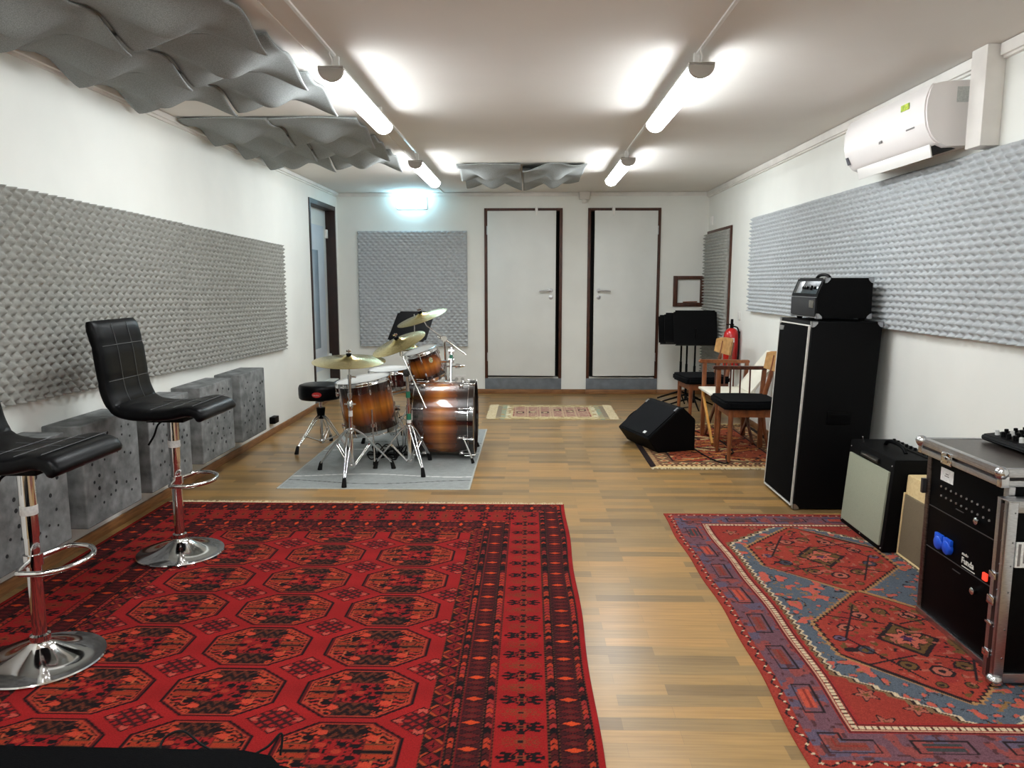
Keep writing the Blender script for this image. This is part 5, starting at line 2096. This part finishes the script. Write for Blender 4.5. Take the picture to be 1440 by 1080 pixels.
# tall bass cabinet; local: front faces -x
H = 1.12
SH = shear(0.055, H)
t = thing('bass_cabinet', 'tall black bass speaker cabinet with white piping against the right wall', 'speaker cabinet', (1.563, 4.35, 0.0))
W_, D_ = 0.55, 0.415
bm = NB()
box(bm, 0.012, D_, 0, W_, 0.006, H, 0.008, SH)
obj('cabinet', bm, TOLEX, t)
bm = NB()
box(bm, 0.001, 0.0135, 0.028, W_ - 0.028, 0.034, H - 0.036, 0.003, SH)
gr = obj('grille', bm, GRILLB, t)
bm = NB()
e = 0.02
box(bm, -0.001, 0.0125, e, e + 0.007, e, H - e, 0.002, SH)
box(bm, -0.001, 0.0125, W_ - e - 0.007, W_ - e, e, H - e, 0.002, SH)
box(bm, -0.001, 0.0125, e + 0.007, W_ - e - 0.007, e, e + 0.007, 0.002, SH)
box(bm, -0.001, 0.0125, e + 0.007, W_ - e - 0.007, H - e - 0.007, H - e, 0.002, SH)
obj('piping', bm, PIPING, t)
bm = NB()
prism(bm, [(W_ - 0.035, H - 0.045), (W_ - 0.12, H - 0.045), (W_ - 0.11, H - 0.072), (W_ - 0.055, H - 0.075)], -0.003, 0.002, SH, axis='x')
obj('badge', bm, STEEL, t)
for (x, y, z, s) in ((0.012, 0, H, (-1, -1, 1)), (D_, 0, H, (1, -1, 1)), (0.012, W_, H, (-1, 1, 1)), (0.012, 0, 0.006, (-1, -1, -1)), (D_, W_, H, (1, 1, 1))):
    bm = NB()
    corner_cap(bm, (x + 0.055 * z / H, y, z), s, 0.034)
    obj('corner_cap', bm, STEEL, t)
bm = NB()
box(bm, 0.15, 0.29, -0.008, 0.002, 0.52, 0.60, 0.006, SH)
rod(bm, SH @ Vector((0.165, -0.009, 0.575)), SH @ Vector((0.275, -0.009, 0.575)), 0.005)
obj('side_handle', bm, BLKPL, t)

# bass head
HH = 0.235
t = thing('bass_amp_head', 'black bass amplifier head with chrome corners on top of the tall cabinet', 'amplifier', (1.655, 4.41, H + 0.016))
prof = [(0.02, 0.0), (0.018, 0.13), (0.058, HH), (0.335, HH), (0.335, 0.0)]
bm = NB()
prism(bm, prof, 0, 0.44, bev=0.006)
obj('cabinet', bm, TOLEX, t)
bm = NB()
box(bm, 0.012, 0.0195, 0.02, 0.42, 0.012, 0.118, 0.002)
obj('lower_grille', bm, mat('dark_grey_grille', S(34, 35, 37), S(20, 20, 22), 300, 0.7), t)
bm = NB()
for z in (0.006, 0.122):
    box(bm, 0.010, 0.0185, 0.012, 0.428, z - 0.002, z + 0.002)
obj('piping', bm, STEEL, t)
M = Matrix.Translation((0.018, 0, 0.13)) @ Matrix.Rotation(math.atan2(0.04, 0.105), 4, 'Y')
bm = NB()
box(bm, -0.003, 0.001, 0.03, 0.41, 0.012, 0.092, 0.001, M)
fp = obj('control_panel', bm, mat('dark_metal_panel', S(30, 38, 42), S(20, 24, 28), 60, 0.3, 0.4), t)
bm = NB()
box(bm, -0.006, -0.0032, 0.28, 0.36, 0.015, 0.088, 0.001, M)
obj('silver_plate', bm, STEEL, fp)
for k, y in enumerate((0.255, 0.225, 0.195, 0.13, 0.075)):
    bm = NB()
    r_ = 0.015 if k == 3 else 0.009
    lathe(bm, [(0, 0), (r_, 0), (r_ * 0.85, 0.012), (0, 0.012)], 14, M @ Matrix.Translation((-0.0035, y, 0.048)) @ Matrix.Rotation(-PI / 2, 4, 'Y'))
    kn = obj('knob', bm, BLKPL, fp)
    bm = NB()
    box(bm, -0.0165, -0.0155, y - 0.001, y + 0.0015, 0.048, 0.048 + r_ * 0.9, 0, M)
    obj('pointer', bm, PIPING, kn)
bm = NB()
lathe(bm, [(0, 0), (0.006, 0), (0.005, 0.003), (0, 0.003)], 12, M @ Matrix.Translation((-0.0035, 0.045, 0.05)) @ Matrix.Rotation(-PI / 2, 4, 'Y'))
obj('indicator_light', bm, mat('lit_indicator', S(230, 240, 240), None, 5, 0.3, emit=(0.8, 0.95, 1, 1), strength=1.2), fp)
bm = NB()
box(bm, 0.008, 0.0125, 0.04, 0.105, 0.06, 0.105, 0.001)
bd_ = obj('badge', bm, mat('pewter_badge', S(150, 148, 138), S(70, 68, 62), 160, 0.4, 0.6), t)
bm = NB()
for (x, y, z, s) in ((0.02, 0, 0, (-1, -1, -1)), (0.058, 0, HH, (-1, -1, 1)), (0.335, 0, HH, (1, -1, 1)), (0.335, 0, 0, (1, -1, -1)), (0.02, 0.44, 0, (-1, 1, -1)), (0.058, 0.44, HH, (-1, 1, 1))):
    bm2 = NB()
    corner_cap(bm2, (x, y, z), s, 0.032)
    obj('corner_cap', bm2, STEEL, t)
bm.free()
bm = NB()
tube(bm, catmull([(0.13, 0.12, HH + 0.002), (0.13, 0.16, HH + 0.016), (0.13, 0.22, HH + 0.02), (0.13, 0.28, HH + 0.016), (0.13, 0.32, HH + 0.002)], 5), 0.010, 8)
obj('handle', bm, BLKPL, t)
for (x, y) in ((0.06, 0.05), (0.06, 0.39), (0.30, 0.05), (0.30, 0.39)):
    bm = NB()
    lathe(bm, [(0, -0.0155), (0.016, -0.0155), (0.018, 0.0), (0, 0)], 14, Matrix.Translation((x, y, 0)))
    obj('rubber_foot', bm, RUBBER, t)

# black combo amp
H = 0.475
SH = shear(0.035, H)
t = thing('combo_amplifier', 'black guitar combo amplifier with silver green grille cloth beside the tall cabinet', 'amplifier', (1.752, 3.625, 0.0057))
bm = NB()
box(bm, 0.010, 0.25, 0, 0.51, 0, H, 0.009, SH)
obj('cabinet', bm, TOLEX, t)
bm = NB()
box(bm, 0.000, 0.0115, 0.028, 0.482, 0.030, 0.408, 0.003, SH)
obj('grille_cloth', bm, SILVC, t)
bm = NB()
box(bm, -0.001, 0.0105, 0.15, 0.35, 0.420, 0.446, 0.002, SH)
np_ = obj('nameplate', bm, mat('black_nameplate', S(24, 24, 24), None, 40, 0.3), t)
bm = NB()
box(bm, -0.0018, -0.0008, 0.165, 0.335, 0.430, 0.436, 0.0, SH)
obj('printed_line', bm, mat('dim_print', S(128, 126, 118), S(40, 40, 40), 300, 0.5), np_)
for (y, z) in ((0.02, 0.02), (0.49, 0.02), (0.255, 0.016), (0.02, 0.44), (0.49, 0.44)):
    bm = NB()
    lathe(bm, [(0, 0), (0.004, 0), (0.003, 0.002), (0, 0.002)], 8, SH @ Matrix.Translation((0.0098, y, z)) @ Matrix.Rotation(-PI / 2, 4, 'Y'))
    obj('screw', bm, STEEL, t)
bm = NB()
for x in (0.20,):
    lathe(bm, [(0, 0), (0.005, 0), (0.004, 0.003), (0, 0.003)], 8, SH @ Matrix.Translation((x, 0.0, 0.43)) @ Matrix.Rotation(PI / 2, 4, 'X'))
obj('screw', bm, STEEL, t)
bm = NB()
tube(bm, catmull([(0.165, 0.14, H + 0.001), (0.165, 0.17, H + 0.024), (0.165, 0.25, H + 0.034), (0.165, 0.33, H + 0.024), (0.165, 0.36, H + 0.001)], 6), 0.010, 8)
obj('handle', bm, BLKPL, t)
bm = NB()
box(bm, 0.215, 0.275, 0.04, 0.47, H + 0.0005, H + 0.004, 0.001)
cp = obj('control_panel', bm, BLKPL, t)
for k in range(9):
    bm = NB()
    lathe(bm, [(0, 0), (0.009, 0), (0.007, 0.013), (0, 0.013)], 12, Matrix.Translation((0.245, 0.07 + 0.045 * k, H + 0.004)))
    obj('knob', bm, BLKPL, cp)
bm = NB()
rod(bm, (0.075, 0.42, H + 0.001), (0.06, 0.40, H + 0.035), 0.0035)
obj('toggle', bm, STEEL, t)

# cream combo
t = thing('combo_amplifier', 'small cream coloured combo amplifier with brown grille behind the flight case', 'amplifier', (1.822, 3.08, 0.0057))
bm = NB()
H = 0.41
SH = shear(0.02, H)
box(bm, 0.010, 0.235, 0, 0.525, 0, H, 0.008, SH)
obj('cabinet', bm, TWEED, t)
bm = NB()
box(bm, 0.000, 0.0115, 0.018, 0.507, 0.018, 0.315, 0.003, SH)
obj('grille_cloth', bm, BRNCL, t)
bm = NB()
for a in ((0.010, 0.018), (0.507, 0.515)):
    box(bm, -0.004, 0.0115, a[0], a[1], 0.010, 0.323, 0.002, SH)
box(bm, -0.004, 0.0115, 0.018, 0.507, 0.010, 0.018, 0.002, SH)
obj('frame', bm, TWEED, t)
bm = NB()
box(bm, 0.09, 0.12, 0.16, 0.36, H + 0.010, H + 0.018, 0.003)
box(bm, 0.09, 0.12, 0.16, 0.18, H + 0.0005, H + 0.012, 0.002)
box(bm, 0.09, 0.12, 0.34, 0.36, H + 0.0005, H + 0.012, 0.002)
obj('handle', bm, mat('brown_strap', S(96, 60, 36), None, 20, 0.6), t)

# ================================================================== FLIGHT CASE
CX, CY0, CY1, CZ = 1.605, 2.455, 2.965, 0.665
t = thing('flight_case', 'black flight case with aluminium edges holding rack gear, mixer on top', 'flight case', (CX, CY0, 0.0057))
wy = CY1 - CY0
dx = 0.465
bm = NB()
box(bm, 0.012, dx, 0.006, wy - 0.006, 0.004, CZ, 0.002)
obj('case_body', bm, BLKPL, t)
bm = NB()
box(bm, -0.002, 0.0115, 0.03, wy - 0.028, 0.026, CZ - 0.01, 0.001)
rk = obj('rack_panel', bm, mat('rack_black', S(4, 4, 5), None, 30, 0.5, spec=0.05), t)
# aluminium extrusions on the front opening
bm = NB()
box(bm, -0.010, 0.014, 0.0, wy, 0.0, 0.024, 0.003)
obj('bottom_extrusion', bm, STEEL, t)
bm = NB()
box(bm, -0.006, 0.016, wy - 0.026, wy + 0.002, 0.026, CZ, 0.003)
obj('far_extrusion', bm, mat('brownish_aluminium', S(120, 108, 100), S(84, 72, 68), 30, 0.35, 0.9, stretch=(1, 1, 10)), t)  # darker and browner than the other aluminium edges of the case
bm = NB()
box(bm, -0.006, 0.016, 0.0, 0.028, 0.026, CZ, 0.003)
obj('near_extrusion', bm, STEEL, t)
bm = NB()
box(bm, -0.022, -0.004, wy - 0.006, wy + 0.012, 0.50, 0.56, 0.003)
obj('latch', bm, mat('dark_steel', S(84, 84, 88), None, 20, 0.3, 0.8), t)
# rack gear details (y decreases to the right in the picture)
lx = -0.0025


def yy(Y):
    return Y - CY0


bm = NB()
box(bm, lx - 0.002, lx, yy(2.783), yy(2.868), 0.582, 0.632)
pl = obj('paper_label', bm, LBL, rk)
bm = NB()
box(bm, lx - 0.0026, lx - 0.0021, yy(2.81), yy(2.84), 0.602, 0.606)
box(bm, lx - 0.0026, lx - 0.0021, yy(2.815), yy(2.835), 0.610, 0.614)
obj('printed_line', bm, MATS['grey_print'], pl)
for row, z in ((0, 0.556), (1, 0.520)):
    for k in range(10):
        y = yy(2.86 - 0.034 * k - (0.0 if row == 0 else 0.005))
        if y < 0.04:
            continue
        bm = NB()
        lathe(bm, [(0.0025, 0), (0.0046, 0), (0.004, 0.003), (0.0025, 0.003)], 10, Matrix.Translation((lx, y, z)) @ Matrix.Rotation(-PI / 2, 4, 'Y'))
        obj('jack_socket', bm, STEEL, rk)
for (Y, z) in ((2.603, 0.50), (2.590, 0.245)):
    bm = NB()
    lathe(bm, [(0, 0), (0.009, 0), (0.013, 0.008), (0.013, 0.016), (0.007, 0.02), (0, 0.02)], 18, Matrix.Translation((lx, yy(Y), z)) @ Matrix.Rotation(-PI / 2, 4, 'Y'))
    obj('drawer_lock', bm, CHROME, rk)
bm = NB()
for z in (0.295, 0.462):
    box(bm, lx - 0.003, lx, 0.035, wy - 0.035, z - 0.0015, z + 0.0015)
box(bm, lx - 0.003, lx, yy(2.70), yy(2.75), 0.498, 0.501)
box(bm, lx - 0.003, lx, yy(2.69), yy(2.74), 0.267, 0.270)
obj('panel_seam', bm, mat('edge_grey', S(60, 58, 58), None, 20, 0.4), rk)
for Y in (2.835, 2.775):
    bm = NB()
    M = Matrix.Translation((lx, yy(Y), 0.338)) @ Matrix.Rotation(-PI / 2, 4, 'Y')
    lathe(bm, [(0, 0), (0.027, 0), (0.027, 0.012), (0.023, 0.016), (0, 0.016)], 24, M)
    box(bm, lx - 0.013, lx, yy(Y) - 0.026, yy(Y) + 0.026, 0.350, 0.374, 0.004)
    obj('blue_power_socket', bm, BLUE, rk)
# lettering runs towards the camera (-y), upright
TM = Matrix(((0, 0, -1, lx - 0.001), (-1, 0, 0, 0), (0, 1, 0, 0), (0, 0, 0, 1)))
text_part('lettering', 'studio', 0.016, PIPING, rk, Matrix.Translation((0, yy(2.690), 0.345)) @ TM)
text_part('lettering', 'Funda', 0.032, PIPING, rk, Matrix.Translation((0, yy(2.690), 0.315)) @ TM, bold=True)
bm = NB()
box(bm, lx - 0.0015, lx, yy(2.605), yy(2.685), 0.302, 0.305)
obj('printed_line', bm, PIPING, rk)
bm = NB()
box(bm, lx - 0.008, lx, yy(2.528), yy(2.552), 0.305, 0.333, 0.003)
obj('lit_switch', bm, REDL, rk)
# lid with rails and ball corners
lx0, lx1, ly0, ly1 = -0.032, dx + 0.01, 0.008, wy + 0.018
zt = 0.728 - 0.0057
zb_ = CZ + 0.001
bm = NB()
box(bm, lx0 + 0.010, lx1 - 0.008, ly0 + 0.010, ly1 - 0.010, zb_, zt - 0.003, 0.001)
lid = obj('lid', bm, MAROON, t)
bm = NB()
box(bm, lx0 + 0.022, lx1 - 0.02, ly0 + 0.022, ly1 - 0.022, zt - 0.0028, zt + 0.0006)
obj('lid_top', bm, LAMIN, lid)
for (z0_, z1_) in ((zt - 0.026, zt), (zb_ - 0.002, zb_ + 0.019)):
    bm = NB()
    for (a, b, c, d_) in ((lx0, lx0 + 0.010, ly0, ly1), (lx0 + 0.010, lx1, ly0, ly0 + 0.010), (lx0 + 0.010, lx1, ly1 - 0.010, ly1)):
        box(bm, a, b, c, d_, z0_, z1_, 0.002)
    if z1_ == zt:
        box(bm, lx0, lx0 + 0.024, ly0, ly1, zt - 0.002, zt + 0.002, 0.001)
        box(bm, lx0 + 0.024, lx1, ly0, ly0 + 0.024, zt - 0.002, zt + 0.002, 0.001)
        box(bm, lx0 + 0.024, lx1, ly1 - 0.024, ly1, zt - 0.002, zt + 0.002, 0.001)
    for q in (0.3, 0.6):
        zz_ = z0_ + (z1_ - z0_) * q
        box(bm, lx0 - 0.001, lx0, ly0, ly1, zz_, zz_ + 0.002)
        box(bm, lx0, lx1, ly0 - 0.001, ly0, zz_, zz_ + 0.002)
    obj('rail', bm, STEEL, lid)
for y in (ly0 + 0.004, ly1 - 0.004):
    bm = NB()
    lathe(bm, [(0, -0.022), (0.014, -0.018), (0.021, -0.006), (0.023, 0.004), (0.019, 0.014), (0.010, 0.021), (0, 0.023)], 24, Matrix.Translation((lx0 + 0.004, y, zt - 0.012)))
    box(bm, lx0 - 0.002, lx0 + 0.024, y - 0.013, y + 0.013, zb_ - 0.003, zt - 0.022, 0.002)
    obj('ball_corner', bm, mat('corner_steel', S(206, 206, 208), None, 10, 0.22, 1.0), lid)
bm = NB()
ym = (ly0 + ly1) / 2 + 0.06
box(bm, lx0 - 0.005, lx0 + 0.001, ym - 0.035, ym + 0.035, zb_ - 0.006, zb_ + 0.040, 0.002)
box(bm, lx0 - 0.010, lx0 - 0.004, ym - 0.02, ym + 0.02, zb_ + 0.004, zb_ + 0.026, 0.002)
for a in (-0.028, 0.028):
    for z in (zb_ + 0.0, zb_ + 0.034):
        lathe(bm, [(0, 0), (0.004, 0), (0.003, 0.003), (0, 0.003)], 8, Matrix.Translation((lx0 - 0.005, ym + a, z)) @ Matrix.Rotation(-PI / 2, 4, 'Y'))
obj('lid_latch', bm, CHROME, lid)

# removed front cover standing against the near side
t = thing('case_cover', 'removed flight case cover with aluminium edges leaning on the near side of the case', 'case cover', (1.556, 2.382, 0.0057))
cw, cd, chh = 0.50, 0.060, 0.635
bm = NB()
box(bm, 0.006, cw, 0.006, cd - 0.004, 0.02, chh, 0.001)
obj('panel', bm, BLKPL, t)
bm = NB()
box(bm, -0.002, 0.008, 0.0, 0.020, 0.012, chh, 0.002)
box(bm, -0.002, 0.030, -0.003, 0.007, 0.012, chh, 0.002)
obj('corner_extrusion', bm, STEEL, t)
bm = NB()
box(bm, -0.002, 0.008, cd - 0.020, cd - 0.002, 0.012, chh, 0.002)
obj('rear_extrusion', bm, STEEL, t)
bm = NB()
box(bm, -0.001, 0.0055, 0.020, cd - 0.020, 0.02, chh - 0.012, 0.0)
obj('dark_strip', bm, MAROON, t)
bm = NB()
box(bm, 0.030, cw, -0.002, 0.007, chh - 0.035, chh + 0.001, 0.002)
box(bm, -0.0025, cw, -0.0025, cd - 0.002, chh, chh + 0.004, 0.001)
obj('top_extrusion', bm, STEEL, t)
bm = NB()
box(bm, 0.030, cw, -0.002, 0.007, 0.012, 0.045, 0.002)
obj('bottom_extrusion', bm, STEEL, t)
for (z0_, z1_) in ((0.36, 0.385), (0.27, 0.30), (0.085, 0.11), (0.20, 0.21)):
    bm = NB()
    box(bm, -0.008, -0.001, cd - 0.034, cd + 0.002, z0_, z1_, 0.004)
    obj('hinge_knuckle', bm, CHROME, t)
bm = NB()
lathe(bm, [(0, 0.0), (0.016, 0.001), (0.025, 0.012), (0.026, 0.022), (0.02, 0.034), (0.012, 0.038), (0, 0.04)], 24, Matrix.Translation((0.008, 0.006, 0)))
obj('ball_corner', bm, MATS['corner_steel'], t)
bm = NB()
for z in (0.1, 0.2, 0.33, 0.42, 0.5, 0.60):
    lathe(bm, [(0, 0), (0.003, 0), (0.0022, 0.0015), (0, 0.0015)], 8, Matrix.Translation((0.021, -0.003, z)) @ Matrix.Rotation(PI / 2, 4, 'X'))
    lathe(bm, [(0, 0), (0.003, 0), (0.0022, 0.0015), (0, 0.0015)], 8, Matrix.Translation((-0.002, 0.02, z)) @ Matrix.Rotation(-PI / 2, 4, 'Y'))
obj('rivets', bm, mat('dark_rivet', S(110, 110, 112), None, 20, 0.4, 0.8), t)['kind'] = 'stuff'
bm = NB()
box(bm, 0.036, 0.12, -0.001, 0.0062, 0.415, 0.50)
lb_ = obj('rating_label', bm, LBL, t)
bm = NB()
for k in range(4):
    box(bm, 0.042 + 0.018 * k, 0.051 + 0.018 * k, -0.0016, -0.0009, 0.42 + 0.01 * (k % 2), 0.495)
obj('printed_line', bm, MATS['grey_print'], lb_)

# mixer on the case
t = thing('mixing_desk', 'small black mixing desk with rows of knobs on the flight case lid', 'mixer', (1.782, 2.50, 0.7297))
bm = NB()
prism(bm, [(0.0, 0.004), (-0.012, 0.016), (-0.004, 0.030), (0.30, 0.062), (0.305, 0.004)], 0.0, 0.42, bev=0.004)
obj('housing', bm, BLKPL, t)
bm = NB()
M = Matrix.Translation((0.0, 0.0, 0.0305)) @ Matrix.Rotation(-math.atan2(0.032, 0.304), 4, 'Y')
box(bm, 0.075, 0.29, 0.012, 0.06, 0.0005, 0.0025, 0.0, M)
obj('blue_strip', bm, BLUE, t)
for i in range(7):
    for j in range(9):
        bm = NB()
        lathe(bm, [(0, 0), (0.0085, 0), (0.007, 0.019), (0, 0.019)], 10, M @ Matrix.Translation((0.025 + 0.035 * i, 0.085 + 0.036 * j, 0.001)))
        if (i + j) % 4 == 0:
            kn = obj('knob', bm, mat('pale_knob', S(206, 206, 204), None, 20, 0.4), t)
        else:
            kn = obj('knob', bm, BLKPL, t)

# ================================================================== FOREGROUND
t = thing('padded_bag', 'black padded instrument bag at the bottom left edge of the picture', 'bag', (-1.0, 1.30, 0.0075))
bm = NB()
top = []
pts = [(-0.75, -0.32), (0.40, -0.32), (0.50, -0.20), (0.525, 0.0), (0.51, 0.15), (0.46, 0.205), (0.38, 0.225), (-0.75, 0.235)]
prism(bm, pts, 0.002, 0.327, axis='z', bev=0.03)
obj('shell', bm, mat('black_nylon', S(8, 8, 9), S(4, 4, 5), 120, 0.7, spec=0.04, bump=0.3, bscale=400), t)
bm = NB()
tube(bm, [(-0.74, 0.236, 0.27), (0.30, 0.228, 0.27), (0.39, 0.212, 0.27), (0.45, 0.16, 0.27)], 0.004, 6)
obj('zip', bm, mat('zip_grey', S(96, 92, 88), None, 200, 0.6), t)
bm = NB()
lathe(bm, [(0, 0), (0.018, 0), (0.02, 0.012), (0, 0.014)], 16, Matrix.Translation((0.37, 0.05, 0.30)))
tube(bm, catmull([(0.33, 0.18, 0.303), (0.345, 0.185, 0.315), (0.36, 0.18, 0.303)], 4), 0.005, 6)
obj('metal_jack', bm, CHROME, t)
bm = NB()
tube(bm, catmull([(-0.70, 1.42, 0.308), (-0.80, 1.49, 0.312), (-0.82, 1.535, 0.33), (-0.78, 1.545, 0.345), (-0.72, 1.52, 0.325), (-0.64, 1.495, 0.312), (-0.58, 1.51, 0.33), (-0.55, 1.53, 0.352), (-0.548, 1.512, 0.312)], 8), 0.0028, 6)
tag(obj('cable', bm, RUBBER), 'thin black cable curling on top of the foreground bag', 'cable')

# ================================================================== SMALL WALL THINGS
t = thing('wall_socket', 'white double power socket low on the back wall behind the bass drum', 'socket', (-0.85, YB, 0.128))
bm = NB()
box(bm, -0.075, 0.075, -0.012, -0.0004, 0, 0.095, 0.004)
pl = obj('plate', bm, WHITE, t)
for x in (-0.036, 0.036):
    bm = NB()
    lathe(bm, [(0.0, 0.0), (0.020, 0.0), (0.022, 0.002), (0.0, 0.0012)], 18, Matrix.Translation((x, -0.012, 0.048)) @ Matrix.Rotation(PI / 2, 4, 'X'))
    obj('outlet', bm, mat('socket_grey', S(188, 186, 180), None, 5, 0.5), pl)
bm = NB()
box(bm, XL + 0.0004, XL + 0.05, 6.42, 6.53, 0.105, 0.165, 0.006)
tag(obj('wall_box', bm, BLKPL), 'small black box on the left wall just above the skirting', 'socket')
bm = NB()
box(bm, XR - 0.022, XR - 0.0004, 8.76, 8.84, 1.99, 2.09, 0.004)
tag(obj('sensor_box', bm, WHITE), 'small white box on the right wall above the foam-covered door', 'sensor')
bm = NB()
box(bm, XR - 0.012, XR - 0.0004, 7.52, 7.58, 0.97, 1.05, 0.003)
tag(obj('light_switch', bm, WHITE), 'white switch on the right wall above the fire extinguisher', 'switch')
